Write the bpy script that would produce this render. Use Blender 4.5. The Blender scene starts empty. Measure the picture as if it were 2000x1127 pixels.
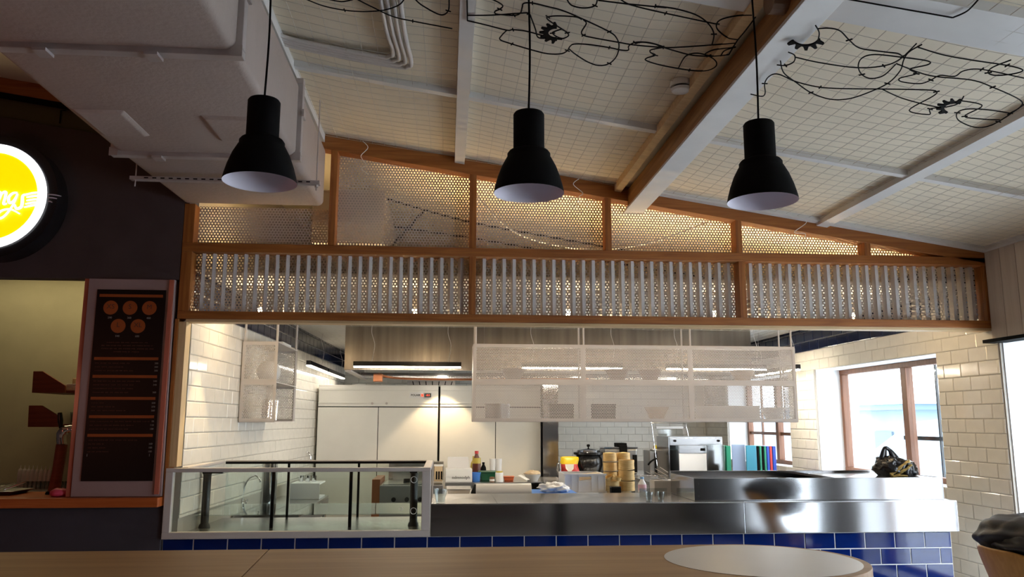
import bpy, math, random
import numpy as np
from mathutils import Vector, Matrix, noise
random.seed(7)
scene = bpy.context.scene
COL = scene.collection

# ------------------------------------------------------------------ camera
F_PX, YAW, PITCH, ROLL, EYE = 1564.5, 0.0808, 0.1646, 0.0017, 1.5
_fw = Vector((math.sin(YAW)*math.cos(PITCH), math.cos(YAW)*math.cos(PITCH), math.sin(PITCH)))
_r0 = Vector((math.cos(YAW), -math.sin(YAW), 0)); _u0 = _r0.cross(_fw)
_r = _r0*math.cos(ROLL)+_u0*math.sin(ROLL); _u = _u0*math.cos(ROLL)-_r0*math.sin(ROLL)
CAM = Vector((0, 0, EYE))
cam = bpy.data.cameras.new('camera'); cam.sensor_width = 36.0
cam.lens = F_PX/2000*36.0; cam.clip_start = 0.05; cam.clip_end = 300
camo = bpy.data.objects.new('camera', cam); COL.objects.link(camo)
camo.matrix_world = Matrix(((_r.x, _u.x, -_fw.x, 0), (_r.y, _u.y, -_fw.y, 0), (_r.z, _u.z, -_fw.z, EYE), (0, 0, 0, 1)))
scene.camera = camo

# survey helpers: a picture point at a known distance, height or surface -> metres
def ray(x, y): return _fw+_r*((x-1000)/F_PX)-_u*((y-563.5)/F_PX)
def at(x, y, Y): d = ray(x, y); return CAM+d*(Y/d.y)
def atz(x, y, Z): d = ray(x, y); return CAM+d*((Z-EYE)/d.z)
def atp(x, y, p, n): d = ray(x, y); return CAM+d*((Vector(p)-CAM).dot(n)/d.dot(n))

# ------------------------------------------------------------------ sky, light, exposure
scene.view_settings.view_transform = 'Standard'; scene.view_settings.look = 'None'
scene.view_settings.gamma = 1.0; scene.view_settings.use_curve_mapping = False
scene.view_settings.exposure = 0.1
SKY = 9.2
w = bpy.data.worlds.new('overcast_sky'); scene.world = w; w.use_nodes = True
w.node_tree.nodes['Background'].inputs[0].default_value = (0.86, 0.93, 1.0, 1)
w.node_tree.nodes['Background'].inputs[1].default_value = SKY
cy = scene.cycles
cy.use_denoising = True
cy.max_bounces = 8; cy.diffuse_bounces = 4; cy.glossy_bounces = 4; cy.transparent_max_bounces = 16
cy.sample_clamp_indirect = 6.0; cy.caustics_reflective = False; cy.caustics_refractive = False

def light(name, kind, loc, energy, color, rot=(0, 0, 0), **kw):
    l = bpy.data.lights.new(name, kind); l.energy = energy; l.color = color
    for k, v in kw.items(): setattr(l, k, v)
    o = bpy.data.objects.new(name, l); o.location = loc; o.rotation_euler = rot; COL.objects.link(o)
    return o
WARM = (1.0, 0.74, 0.42); NEUT = (1.0, 0.9, 0.76)
# window portals guide the sky light in through the wall openings
def portal(x, y0, y1, z0, z1):
    o = light('window_portal', 'AREA', (x, (y0+y1)/2, (z0+z1)/2), 1, (1, 1, 1), (0, math.pi/2, 0), shape='RECTANGLE', size=z1-z0, size_y=y1-y0)
    o.data.cycles.is_portal = True
# assumed reddish lamp, unseen on the left, added to tint duct and menu board
light('assumed_red_lamp', 'POINT', (-3.4, 2.2, 1.7), 12, (1.0, 0.30, 0.16), shadow_soft_size=0.25)

# ------------------------------------------------------------------ materials
def _nt(name):
    m = bpy.data.materials.new(name); m.use_nodes = True
    return m, m.node_tree, m.node_tree.nodes['Principled BSDF']
def pmat(name, col, rough=0.5, metal=0.0, var=0.0, vscale=6.0, bump=0.0, bscale=60.0, stretch=(1, 1, 1), emit=None, estr=0, trans=0, coat=0, alpha=1, spec=None):
    m, nt, b = _nt(name); N = nt.nodes; L = nt.links
    b.inputs['Base Color'].default_value = (*col, 1); b.inputs['Roughness'].default_value = rough; b.inputs['Metallic'].default_value = metal
    if spec is not None: b.inputs['Specular IOR Level'].default_value = spec
    if trans: b.inputs['Transmission Weight'].default_value = trans
    if coat: b.inputs['Coat Weight'].default_value = coat
    if emit: b.inputs['Emission Color'].default_value = (*emit, 1); b.inputs['Emission Strength'].default_value = estr
    if var or bump:
        tc = N.new('ShaderNodeTexCoord'); mp = N.new('ShaderNodeMapping'); mp.inputs['Scale'].default_value = stretch
        L.new(tc.outputs['Object'], mp.inputs[0])
    if var:
        n = N.new('ShaderNodeTexNoise'); n.inputs['Scale'].default_value = vscale; n.inputs['Detail'].default_value = 5
        L.new(mp.outputs[0], n.inputs['Vector'])
        r = N.new('ShaderNodeValToRGB'); r.color_ramp.elements[0].position = 0.3; r.color_ramp.elements[1].position = 0.7
        r.color_ramp.elements[0].color = (*[max(0, c*(1-var)) for c in col], 1); r.color_ramp.elements[1].color = (*[min(1, c*(1+var)) for c in col], 1)
        L.new(n.outputs[0], r.inputs[0]); L.new(r.outputs[0], b.inputs['Base Color'])
    if bump:
        n2 = N.new('ShaderNodeTexNoise'); n2.inputs['Scale'].default_value = bscale; n2.inputs['Detail'].default_value = 4
        L.new(mp.outputs[0], n2.inputs['Vector'])
        bp = N.new('ShaderNodeBump'); bp.inputs['Strength'].default_value = bump; bp.inputs['Distance'].default_value = 0.01
        L.new(n2.outputs[0], bp.inputs['Height']); L.new(bp.outputs[0], b.inputs['Normal'])
    return m
def wood(name, c0, c1, axis='X', rough=0.5, scale=1.0):
    m, nt, b = _nt(name); N = nt.nodes; L = nt.links
    tc = N.new('ShaderNodeTexCoord'); mp = N.new('ShaderNodeMapping')
    s = {'X': (0.7, 14, 14), 'Y': (14, 0.7, 14), 'Z': (14, 14, 0.7)}[axis]
    mp.inputs['Scale'].default_value = [v*scale for v in s]; L.new(tc.outputs['Object'], mp.inputs[0])
    n = N.new('ShaderNodeTexNoise'); n.inputs['Scale'].default_value = 3; n.inputs['Detail'].default_value = 6; n.inputs['Distortion'].default_value = 0.9
    L.new(mp.outputs[0], n.inputs['Vector'])
    r = N.new('ShaderNodeValToRGB'); r.color_ramp.elements[0].position = 0.32; r.color_ramp.elements[1].position = 0.68
    r.color_ramp.elements[0].color = (*c0, 1); r.color_ramp.elements[1].color = (*c1, 1)
    L.new(n.outputs[0], r.inputs[0]); L.new(r.outputs[0], b.inputs['Base Color'])
    bp = N.new('ShaderNodeBump'); bp.inputs['Strength'].default_value = 0.15; bp.inputs['Distance'].default_value = 0.004
    L.new(n.outputs[0], bp.inputs['Height']); L.new(bp.outputs[0], b.inputs['Normal'])
    b.inputs['Roughness'].default_value = rough
    return m
def glassmat(name, tint=(0.93, 0.97, 0.96), ior=1.45, rough=0.0, extra=0.0):
    m = bpy.data.materials.new(name); m.use_nodes = True; nt = m.node_tree; N = nt.nodes; L = nt.links
    N.remove(N['Principled BSDF'])
    t = N.new('ShaderNodeBsdfTransparent'); t.inputs[0].default_value = (*tint, 1)
    g = N.new('ShaderNodeBsdfGlossy'); g.inputs['Roughness'].default_value = rough
    lw = N.new('ShaderNodeLayerWeight'); lw.inputs[0].default_value = 0.5
    pw = N.new('ShaderNodeMath'); pw.operation = 'POWER'; pw.inputs[1].default_value = 5.0; L.new(lw.outputs['Facing'], pw.inputs[0])
    f0 = ((ior-1)/(ior+1))**2+extra
    mr = N.new('ShaderNodeMapRange'); mr.inputs[3].default_value = f0; mr.inputs[4].default_value = 1.0; L.new(pw.outputs[0], mr.inputs[0])
    mx = N.new('ShaderNodeMixShader'); L.new(mr.outputs[0], mx.inputs[0])
    L.new(t.outputs[0], mx.inputs[1]); L.new(g.outputs[0], mx.inputs[2]); L.new(mx.outputs[0], N['Material Output'].inputs[0])
    return m
def steel(name, col=(0.62, 0.62, 0.63), rough=0.28, axis='Z', aniso=0.0, cvar=0.0):
    m, nt, b = _nt(name); N = nt.nodes; L = nt.links
    b.inputs['Base Color'].default_value = (*col, 1); b.inputs['Metallic'].default_value = 1; b.inputs['Roughness'].default_value = rough
    tc = N.new('ShaderNodeTexCoord'); mp = N.new('ShaderNodeMapping')
    mp.inputs['Scale'].default_value = {'Z': (60, 60, 0.6), 'X': (0.6, 60, 60)}[axis]; L.new(tc.outputs['Object'], mp.inputs[0])
    n = N.new('ShaderNodeTexNoise'); n.inputs['Scale'].default_value = 4; n.inputs['Detail'].default_value = 4; L.new(mp.outputs[0], n.inputs['Vector'])
    if cvar:
        mp2 = N.new('ShaderNodeMapping'); mp2.inputs['Scale'].default_value = (5, 5, 0.15); L.new(tc.outputs['Object'], mp2.inputs[0])
        n3 = N.new('ShaderNodeTexNoise'); n3.inputs['Scale'].default_value = 3; n3.inputs['Detail'].default_value = 5; L.new(mp2.outputs[0], n3.inputs['Vector'])
        r3 = N.new('ShaderNodeValToRGB'); r3.color_ramp.elements[0].position = 0.3; r3.color_ramp.elements[1].position = 0.7
        r3.color_ramp.elements[0].color = (*[c*(1-cvar) for c in col], 1); r3.color_ramp.elements[1].color = (*[c*(1+cvar) for c in col], 1)
        L.new(n3.outputs[0], r3.inputs[0]); L.new(r3.outputs[0], b.inputs['Base Color'])
    n2 = N.new('ShaderNodeTexNoise'); n2.inputs['Scale'].default_value = 2.2; L.new(tc.outputs['Object'], n2.inputs['Vector'])
    mr = N.new('ShaderNodeMapRange'); mr.inputs[3].default_value = rough-0.012; mr.inputs[4].default_value = rough+0.012
    L.new(n.outputs[0], mr.inputs[0]); L.new(mr.outputs[0], b.inputs['Roughness'])
    b.inputs['Anisotropic'].default_value = 0.5; tg = N.new('ShaderNodeTangent'); tg.direction_type = 'RADIAL'; tg.axis = 'Z'; L.new(tg.outputs[0], b.inputs['Tangent'])
    b.inputs['Anisotropic Rotation'].default_value = aniso
    bp = N.new('ShaderNodeBump'); bp.inputs['Strength'].default_value = 0.025; bp.inputs['Distance'].default_value = 0.02
    L.new(n2.outputs[0], bp.inputs['Height']); L.new(bp.outputs[0], b.inputs['Normal'])
    return m
M = {}
M['ceil'] = pmat('cream ceiling board', (0.82, 0.73, 0.58), 0.8, var=0.05, vscale=2)
M['wpaint'] = pmat('white painted metal', (0.60, 0.55, 0.52), 0.45, var=0.04)
M['wbeam'] = pmat('white painted beam', (0.72, 0.70, 0.68), 0.5, var=0.04)
M['net'] = pmat('pale net wire', (0.56, 0.50, 0.42), 0.6)
M['oakX'] = wood('oak along X', (0.26, 0.078, 0.014), (0.42, 0.15, 0.032), 'X')
M['oakZ'] = wood('oak along Z', (0.26, 0.078, 0.014), (0.42, 0.15, 0.032), 'Z')
M['oakY'] = wood('oak along Y', (0.28, 0.13, 0.045), (0.46, 0.24, 0.09), 'Y')
M['paleX'] = wood('pale pine along X', (0.62, 0.43, 0.22), (0.75, 0.55, 0.31), 'X')
M['paleZ'] = wood('pale pine along Z', (0.62, 0.43, 0.22), (0.75, 0.55, 0.31), 'Z')
M['plank'] = wood('whitewashed plank', (0.60, 0.50, 0.41), (0.70, 0.60, 0.50), 'Z', 0.6, 0.6)
M['tableX'] = wood('oak table', (0.29, 0.145, 0.048), (0.38, 0.21, 0.078), 'X', 0.55, 0.5)
M['winwood'] = wood('brown window frame', (0.13, 0.05, 0.022), (0.20, 0.085, 0.042), 'Z')
M['redwood'] = wood('red brown shelf', (0.17, 0.035, 0.015), (0.27, 0.07, 0.03), 'X')
M['orange'] = wood('orange bar edge', (0.42, 0.09, 0.015), (0.52, 0.13, 0.03), 'X', 0.4)
M['wtile'] = pmat('glazed cream tile', (0.86, 0.82, 0.74), 0.12, var=0.035, vscale=9)
M['kceil'] = pmat('white kitchen ceiling', (0.74, 0.72, 0.68), 0.7)
M['grout'] = pmat('grey grout', (0.50, 0.46, 0.41), 0.9)
M['btile'] = pmat('glazed navy tile', (0.007, 0.012, 0.042), 0.12, var=0.12, vscale=9)
M['ctile'] = pmat('glazed cobalt tile', (0.002, 0.015, 0.12), 0.05, var=0.12, vscale=9)
M['pier'] = pmat('pier in shade tone', (0.14, 0.125, 0.12), 0.8)  # backlit shade of the wall put into its colour
M['lgrout'] = pmat('pale grout', (0.78, 0.78, 0.78), 0.9)
M['steel'] = steel('brushed steel', (0.55, 0.55, 0.56), rough=0.095); M['steelX'] = steel('brushed steel along X', axis='X', rough=0.24)
M['dsteel'] = steel('dull steel', (0.42, 0.41, 0.40), 0.36)
M['chrome'] = pmat('chrome', (0.8, 0.8, 0.82), 0.08, 1.0)
M['copper'] = pmat('copper pipe', (0.65, 0.27, 0.14), 0.3, 1.0)
M['black'] = pmat('matt black', (0.003, 0.003, 0.0035), 0.75, spec=0.12)
M['gblack'] = pmat('gloss black', (0.012, 0.012, 0.014), 0.22)
M['shadein'] = pmat('white lamp inside', (0.72, 0.66, 0.74), 0.6)
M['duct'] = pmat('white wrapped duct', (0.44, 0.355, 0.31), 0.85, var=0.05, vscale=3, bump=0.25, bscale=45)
M['flange'] = pmat('galvanised flange', (0.50, 0.44, 0.42), 0.55, 0.3, var=0.15)
M['darkwall'] = pmat('dark plum panel', (0.062, 0.044, 0.046), 0.8, var=0.08)
M['olive'] = pmat('olive strip', (0.085, 0.08, 0.04), 0.8)
M['basewall'] = pmat('slate bar front', (0.05, 0.045, 0.058), 0.75, var=0.08)
M['rear'] = pmat('brown rear wall', (0.13, 0.10, 0.085), 0.8)
M['green'] = pmat('sage plaster', (0.53, 0.50, 0.35), 0.9, var=0.05)
M['white'] = pmat('white plastic', (0.82, 0.81, 0.79), 0.35)
M['fridge'] = pmat('white fridge enamel', (0.80, 0.78, 0.73), 0.3, var=0.02)
M['reveal'] = pmat('white plaster reveal', (0.86, 0.88, 0.9), 0.85)
M['floor'] = pmat('grey floor', (0.34, 0.31, 0.29), 0.4, var=0.1)
M['glass'] = glassmat('clear glass'); M['winglass'] = glassmat('window glass', (0.97, 0.98, 0.98), 1.35)
M['acryl'] = glassmat('clear acrylic', (0.85, 0.88, 0.88), 1.5, 0.05, 0.08)
M['frost'] = pmat('milky plastic', (0.86, 0.86, 0.88), 0.4)
M['tableW'] = pmat('white laminate disc', (0.54, 0.52, 0.50), 0.35, var=0.02)
M['led'] = pmat('led diffuser', (1, 1, 1), 0.5, emit=(1.0, 0.88, 0.68), estr=88)
M['leddim'] = pmat('dim led diffuser', (1, 1, 1), 0.5, emit=(1.0, 0.90, 0.74), estr=16)
M['hoodsteel'] = steel('reflection toned hood steel', (0.24, 0.215, 0.19), 0.25, cvar=0.22)  # dark room reflections and their streaks put into the steel colour
M['darkpost'] = pmat('dark post', (0.02, 0.014, 0.012), 0.4)
M['bulb'] = pmat('spot lamp face', (1, 1, 1), 0.5, emit=(1.0, 0.80, 0.5), estr=60)
M['signY'] = pmat('lit yellow sign', (0.9, 0.6, 0.0), 0.5, emit=(1.0, 0.70, 0.0), estr=1.0)
M['signW'] = pmat('lit white sign', (1, 1, 1), 0.5, emit=(0.96, 0.96, 1.0), estr=1.6)
M['poster'] = pmat('black menu print', (0.005, 0.004, 0.004), 0.4, spec=0.25)
M['posterO'] = pmat('orange menu print', (0.34, 0.07, 0.012), 0.5)
M['posterT'] = pmat('white menu print', (0.24, 0.22, 0.20), 0.5)
M['posterB'] = pmat('brown menu print', (0.085, 0.03, 0.02), 0.5)
M['posterW'] = pmat('white menu board', (0.36, 0.255, 0.25), 0.4, var=0.03)
M['menuedge'] = pmat('edging in red glow', (0.55, 0.16, 0.10), 0.18)  # red glow on the board's edges put into the base colour
M['chair'] = wood('tan moulded shell', (0.50, 0.25, 0.065), (0.60, 0.32, 0.095), 'Z', 0.4)
M['coat'] = pmat('black down jacket', (0.010, 0.011, 0.016), 0.5, bump=0.1, bscale=30)
M['bag'] = pmat('black plastic bag', (0.010, 0.010, 0.012), 0.25)
M['gold'] = pmat('gold print', (0.45, 0.32, 0.11), 0.35, 0.4)
M['bamboo'] = wood('bamboo', (0.62, 0.40, 0.14), (0.76, 0.54, 0.23), 'X', 0.5, 1.2)
M['redled'] = pmat('red digits', (0.8, 0.05, 0.02), 0.5, emit=(1, 0.05, 0.02), estr=2.0)
for k, c in dict(blue=(0.06, 0.22, 0.68), teal=(0.05, 0.30, 0.46), bgreen=(0.02, 0.28, 0.17), dgreen=(0.01, 0.10, 0.045), navy=(0.02, 0.07, 0.5), red=(0.6, 0.05, 0.05), pinkred=(0.75, 0.08, 0.16), yellow=(0.8, 0.6, 0.02), card=(0.78, 0.77, 0.76), cardin=(0.55, 0.53, 0.53), soy=(0.10, 0.02, 0.01), oil=(0.55, 0.42, 0.08), orange2=(0.72, 0.16, 0.06), pink=(0.82, 0.55, 0.66), sky2=(0.25, 0.5, 0.85), tan=(0.62, 0.47, 0.3), paper=(0.85, 0.84, 0.82), brown=(0.2, 0.1, 0.05), lilac=(0.30, 0.40, 0.62)).items():
    M[k] = pmat(k+' plastic', c, 0.35)
M['snow'] = pmat('snow', (0.80, 0.86, 0.92), 0.9); M['ext'] = pmat('pale blue render', (0.20, 0.26, 0.31), 0.9, var=0.1, vscale=1); M['extd'] = pmat('blue grey eave', (0.12, 0.17, 0.22), 0.9)
# ------------------------------------------------------------------ mesh builder
WL = {}
class MB:
    def __init__(s): s.v = []; s.f = []
    def add(s, vs, fs):
        k = len(s.v); s.v += [tuple(p) for p in vs]; s.f += [tuple(i+k for i in f) for f in fs]; return s
    def hexa(s, p):
        return s.add(p, [(0, 3, 2, 1), (4, 5, 6, 7), (0, 1, 5, 4), (1, 2, 6, 5), (2, 3, 7, 6), (3, 0, 4, 7)])
    def box(s, x0, x1, y0, y1, z0, z1):
        return s.hexa([(x0, y0, z0), (x1, y0, z0), (x1, y1, z0), (x0, y1, z0), (x0, y0, z1), (x1, y0, z1), (x1, y1, z1), (x0, y1, z1)])
    def obox(s, c, ax, ay, az, hx, hy, hz):
        c = Vector(c); ax = Vector(ax).normalized()*hx; ay = Vector(ay).normalized()*hy; az = Vector(az).normalized()*hz
        return s.hexa([c-ax-ay-az, c+ax-ay-az, c+ax+ay-az, c-ax+ay-az, c-ax-ay+az, c+ax-ay+az, c+ax+ay+az, c-ax+ay+az])
    def prism(s, poly, off):
        n = len(poly); off = Vector(off); a = [Vector(p) for p in poly]; b = [p+off for p in a]
        return s.add(a+b, [tuple(range(n-1, -1, -1)), tuple(range(n, 2*n))]+[(i, (i+1) % n, n+(i+1) % n, n+i) for i in range(n)])
    def cyl(s, p0, p1, r0, r1=None, n=16, caps=True):
        p0 = Vector(p0); p1 = Vector(p1); r1 = r0 if r1 is None else r1; d = (p1-p0).normalized()
        a = d.orthogonal().normalized(); b = d.cross(a); vs = []
        for p, r in ((p0, r0), (p1, r1)):
            for i in range(n):
                t = 2*math.pi*i/n; vs.append(p+a*(r*math.cos(t))+b*(r*math.sin(t)))
        fs = [(i, (i+1) % n, n+(i+1) % n, n+i) for i in range(n)]
        if caps: fs += [tuple(range(n-1, -1, -1)), tuple(range(n, 2*n))]
        return s.add(vs, fs)
    def tube(s, pts, r, n=6, closed=False, caps=True):
        P = [Vector(p) for p in pts]; m = len(P); vs = []; ref = None
        for i, p in enumerate(P):
            a = P[(i-1) % m] if (closed or i > 0) else p; b = P[(i+1) % m] if (closed or i < m-1) else p
            d = (b-a)
            d = d.normalized() if d.length > 1e-9 else Vector((0, 0, 1))
            if ref is None: ref = d.orthogonal().normalized()
            u = (ref-d*ref.dot(d)); u = u.normalized() if u.length > 1e-6 else d.orthogonal().normalized(); ref = u; v = d.cross(u)
            rr = r[i] if isinstance(r, (list, tuple)) else r
            for k in range(n):
                t = 2*math.pi*k/n; vs.append(p+u*(rr*math.cos(t))+v*(rr*math.sin(t)))
        fs = []
        for i in range(m if closed else m-1):
            j = (i+1) % m
            for k in range(n): fs.append((i*n+k, i*n+(k+1) % n, j*n+(k+1) % n, j*n+k))
        if caps and not closed: fs += [tuple(range(n-1, -1, -1)), tuple(range((m-1)*n, m*n))]
        return s.add(vs, fs)
    def lathe(s, prof, c=(0, 0, 0), n=24, caps=False, ax=None):
        c = Vector(c); vs = []
        for r, z in prof:
            for i in range(n):
                t = 2*math.pi*i/n; vs.append(c+Vector((r*math.cos(t), r*math.sin(t), z)))
        m = len(prof); fs = [(j*n+i, j*n+(i+1) % n, (j+1)*n+(i+1) % n, (j+1)*n+i) for j in range(m-1) for i in range(n)]
        if caps: fs += [tuple(range(n-1, -1, -1)), tuple(range((m-1)*n, m*n))]
        return s.add(vs, fs)
    def build(s, name, mat, parent=None, smooth=False, bevel=0, solid=0, subd=0):
        me = bpy.data.meshes.new(name)
        V = np.array([tuple(p) for p in s.v], float); lo = V.min(0); hi = V.max(0); c = Vector(((lo[0]+hi[0])/2, (lo[1]+hi[1])/2, lo[2]))
        V = V-np.array(c); me.from_pydata(V.tolist(), [], s.f); me.update()
        if isinstance(mat, str): mat = M[mat]
        me.materials.append(mat)
        if smooth: me.polygons.foreach_set('use_smooth', [True]*len(me.polygons))
        o = bpy.data.objects.new(name, me); COL.objects.link(o)
        if smooth and smooth is not True:
            me.set_sharp_from_angle(angle=math.radians(smooth))
        if parent is not None:
            o.parent = parent; o.location = c-WL[parent.name]
        else: o.location = c
        WL[o.name] = c.copy()
        if solid: md = o.modifiers.new('thick', 'SOLIDIFY'); md.thickness = solid; md.offset = 0
        if bevel: md = o.modifiers.new('bevel', 'BEVEL'); md.width = bevel; md.segments = 2; md.limit_method = 'ANGLE'
        if subd: md = o.modifiers.new('subd', 'SUBSURF'); md.levels = subd; md.render_levels = subd
        return o
def tag(o, label, cat=None, group=None, kind=None):
    if label: o['label'] = label
    if cat: o['category'] = cat
    if group: o['group'] = group
    if kind: o['kind'] = kind
    return o
def thing(name, loc, label, cat, group=None):
    o = bpy.data.objects.new(name, None); o.empty_display_size = 0.05; COL.objects.link(o); o.location = loc; WL[o.name] = Vector(loc)
    return tag(o, label, cat, group)
def struct(o, label=None): o['kind'] = 'structure'; (label and o.__setitem__('label', label)); return o
def sempty(name, loc=(0, 0, 0)):
    o = bpy.data.objects.new(name, None); COL.objects.link(o); o.location = loc; WL[o.name] = Vector(loc); o['kind'] = 'structure'; return o
def copy_tree(o, loc, label=None, rz=None, parent=None):
    c = o.copy(); COL.objects.link(c)
    if parent is None:
        c.location = loc; WL[c.name] = Vector(loc)
        if rz is not None: c.rotation_euler[2] = rz
        if label: c['label'] = label
    else: c.parent = parent
    for ch in o.children: copy_tree(ch, None, parent=c)
    return c
def piece(mesh, name, mw, parent):
    o = bpy.data.objects.new(name, mesh); COL.objects.link(o); o.parent = parent
    o.matrix_local = Matrix.Translation(-WL[parent.name]) @ mw; return o
def box1(name, mat, x0, x1, y0, y1, z0, z1, parent=None, bevel=0): return MB().box(x0, x1, y0, y1, z0, z1).build(name, mat, parent, bevel=bevel)
def smooth_path(pts, k=6):
    P = [Vector(p) for p in pts]; out = []
    for i in range(len(P)-1):
        p0 = P[max(i-1, 0)]; p1 = P[i]; p2 = P[i+1]; p3 = P[min(i+2, len(P)-1)]
        for j in range(k):
            t = j/k; out.append(0.5*((2*p1)+(p2-p0)*t+(2*p0-5*p1+4*p2-p3)*t*t+(3*p1-p0-3*p2+p3)*t**3))
    out.append(P[-1]); return out
def text(name, s, loc, size, mat, parent, rot=(math.pi/2, 0, 0), align='CENTER', shear=0, extr=0.0006, bold=0, scl=(1, 1, 1)):
    cu = bpy.data.curves.new(name, 'FONT'); cu.body = s; cu.size = size; cu.align_x = align; cu.align_y = 'CENTER'; cu.extrude = extr; cu.shear = shear; cu.offset = bold; cu.resolution_u = 3
    cu.materials.append(M[mat]); o = bpy.data.objects.new(name, cu); COL.objects.link(o); o.rotation_euler = rot; o.scale = scl
    bpy.context.view_layer.update(); me = bpy.data.meshes.new_from_object(o.evaluated_get(bpy.context.evaluated_depsgraph_get())); bpy.data.objects.remove(o)
    o = bpy.data.objects.new(name, me); COL.objects.link(o); o.rotation_euler = rot; o.scale = scl
    o.location = Vector(loc)-WL[parent.name]; o.parent = parent
    return o
def blob(c, rad, amp=0.12, seed=0, nu=28, nv=16, freq=3.0, flat=None, fold=0.0):
    mb = MB(); c = Vector(c); vs = []; S = Vector((seed*7.3, seed*3.1, seed*1.7))
    for j in range(nv+1):
        ph = math.pi*j/nv
        for i in range(nu):
            th = 2*math.pi*i/nu; d = Vector((math.sin(ph)*math.cos(th), math.sin(ph)*math.sin(th), math.cos(ph)))
            k = 1+amp*noise.fractal(d*freq*0.5+S, 1.0, 2.0, 3)+amp*0.8*(0.5-abs(noise.noise(Vector((d.x*freq, d.y*freq, d.z*freq*0.4))+S)))
            if fold: k += fold*math.sin(7*(d.x+0.6*d.z)+4*noise.noise(d*1.3+S))*math.sin(ph)
            p = Vector((d.x*rad[0], d.y*rad[1], d.z*rad[2]))*k+c
            if flat is not None and p.z < flat: p.z = flat
            vs.append(p)
    fs = [(j*nu+i, (j+1)*nu+i, (j+1)*nu+(i+1) % nu, j*nu+(i+1) % nu) for j in range(nv) for i in range(nu)]
    return mb.add(vs, fs)
def perf(mb, o, U, V, us, vs, pitch, r, inside, solidfn=None):
    """perforated sheet: honeycomb cells with a six-sided hole each, real openings"""
    o = Vector(o); U = Vector(U); V = Vector(V); row = pitch*0.866; R = pitch/math.sqrt(3)
    hexa = [(math.cos(math.radians(30+60*i)), math.sin(math.radians(30+60*i))) for i in range(6)]
    nr = int((vs[1]-vs[0])/row)+2; nc = int((us[1]-us[0])/pitch)+2
    for j in range(nr):
        for i in range(nc):
            u = us[0]+i*pitch+(pitch/2 if j % 2 else 0); v = vs[0]+j*row
            st = inside(u, v)
            if not st: continue
            out = [o+U*(u+R*a)+V*(v+R*b) for a, b in hexa]
            if st == 2: mb.add(out, [(0, 1, 2, 3, 4, 5)])
            else:
                inn = [o+U*(u+r*a)+V*(v+r*b) for a, b in hexa]
                mb.add(out+inn, [(k, (k+1) % 6, 6+(k+1) % 6, 6+k) for k in range(6)])
    return mb
# ------------------------------------------------------------------ tiles
def tile_mesh(name, mat, w_, h_, bev, dep):
    a = w_/2; b = h_/2
    me = bpy.data.meshes.new(name)
    me.from_pydata([(-a, -b, 0), (a, -b, 0), (a, b, 0), (-a, b, 0), (-a, -b, dep*0.35), (a, -b, dep*0.35), (a, b, dep*0.35), (-a, b, dep*0.35), (-a+bev, -b+bev, dep), (a-bev, -b+bev, dep), (a-bev, b-bev, dep), (-a+bev, b-bev, dep)], [],
                   [(0, 1, 5, 4), (1, 2, 6, 5), (2, 3, 7, 6), (3, 0, 4, 7), (4, 5, 9, 8), (5, 6, 10, 9), (6, 7, 11, 10), (7, 4, 8, 11), (8, 9, 10, 11)])
    me.materials.append(M[mat]); return me
def tiles(parent, o, U, N_, us, vs, mat, name, pw=0.2, ph=0.1005, v0=1.222, u0=0.0, gap=0.003, bev=0.006, dep=0.004, holes=(), limit=300, key=None, skip=None, stagger=0.5):
    o = Vector(o); U = Vector(U).normalized(); N_ = Vector(N_).normalized(); V = Vector((0, 0, 1))
    me = tile_mesh(name, mat, pw-gap, ph-gap, bev, dep); cells = []
    j0 = math.floor((vs[0]-v0)/ph)-1; j1 = math.ceil((vs[1]-v0)/ph)+1
    for j in range(j0, j1):
        a = max(v0+j*ph, vs[0]); b = min(v0+(j+1)*ph, vs[1])
        if b-a < 0.02: continue
        sh = u0+(pw*stagger if j % 2 else 0); i0 = math.floor((us[0]-sh)/pw)-1; i1 = math.ceil((us[1]-sh)/pw)+1
        for i in range(i0, i1):
            c = max(sh+i*pw, us[0]); d = min(sh+(i+1)*pw, us[1]); segs = [(c, d)]
            for (hu0, hu1, hv0, hv1) in holes:
                if (a+b)/2 > hv0 and (a+b)/2 < hv1:
                    ns = []
                    for (c2, d2) in segs:
                        if d2 <= hu0 or c2 >= hu1: ns.append((c2, d2))
                        else:
                            if c2 < hu0: ns.append((c2, hu0))
                            if d2 > hu1: ns.append((hu1, d2))
                    segs = ns
            for (c2, d2) in segs:
                if d2-c2 < 0.015: continue
                cu = (c2+d2)/2; cv = (a+b)/2
                if skip and skip(cu, cv): continue
                cells.append((cu, cv, d2-c2, b-a))
    if key: cells.sort(key=key)
    rest = MB()
    for k, (cu, cv, ww, hh) in enumerate(cells):
        p = o+U*cu+V*cv; sx = max(ww-gap, 0.004)/(pw-gap); sy = max(hh-gap, 0.004)/(ph-gap)
        tl = Vector((random.gauss(0, .004), random.gauss(0, .004), 0))
        n2 = (N_+U*tl.x+V*tl.y).normalized(); v2 = (V-n2*V.dot(n2)).normalized(); u2 = v2.cross(n2)
        if u2.dot(U) < 0: u2 = -u2
        mw = Matrix(((u2.x*sx, v2.x*sy, n2.x, p.x), (u2.y*sx, v2.y*sy, n2.y, p.y), (u2.z*sx, v2.z*sy, n2.z, p.z), (0, 0, 0, 1)))
        if k < limit: piece(me, name, mw, parent)
        else: rest.add([mw @ v.co for v in me.vertices], [tuple(q.vertices) for q in me.polygons])
    if rest.v:
        r = rest.build(name+'_field', mat, parent); r['kind'] = 'stuff'
    return len(cells)
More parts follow.
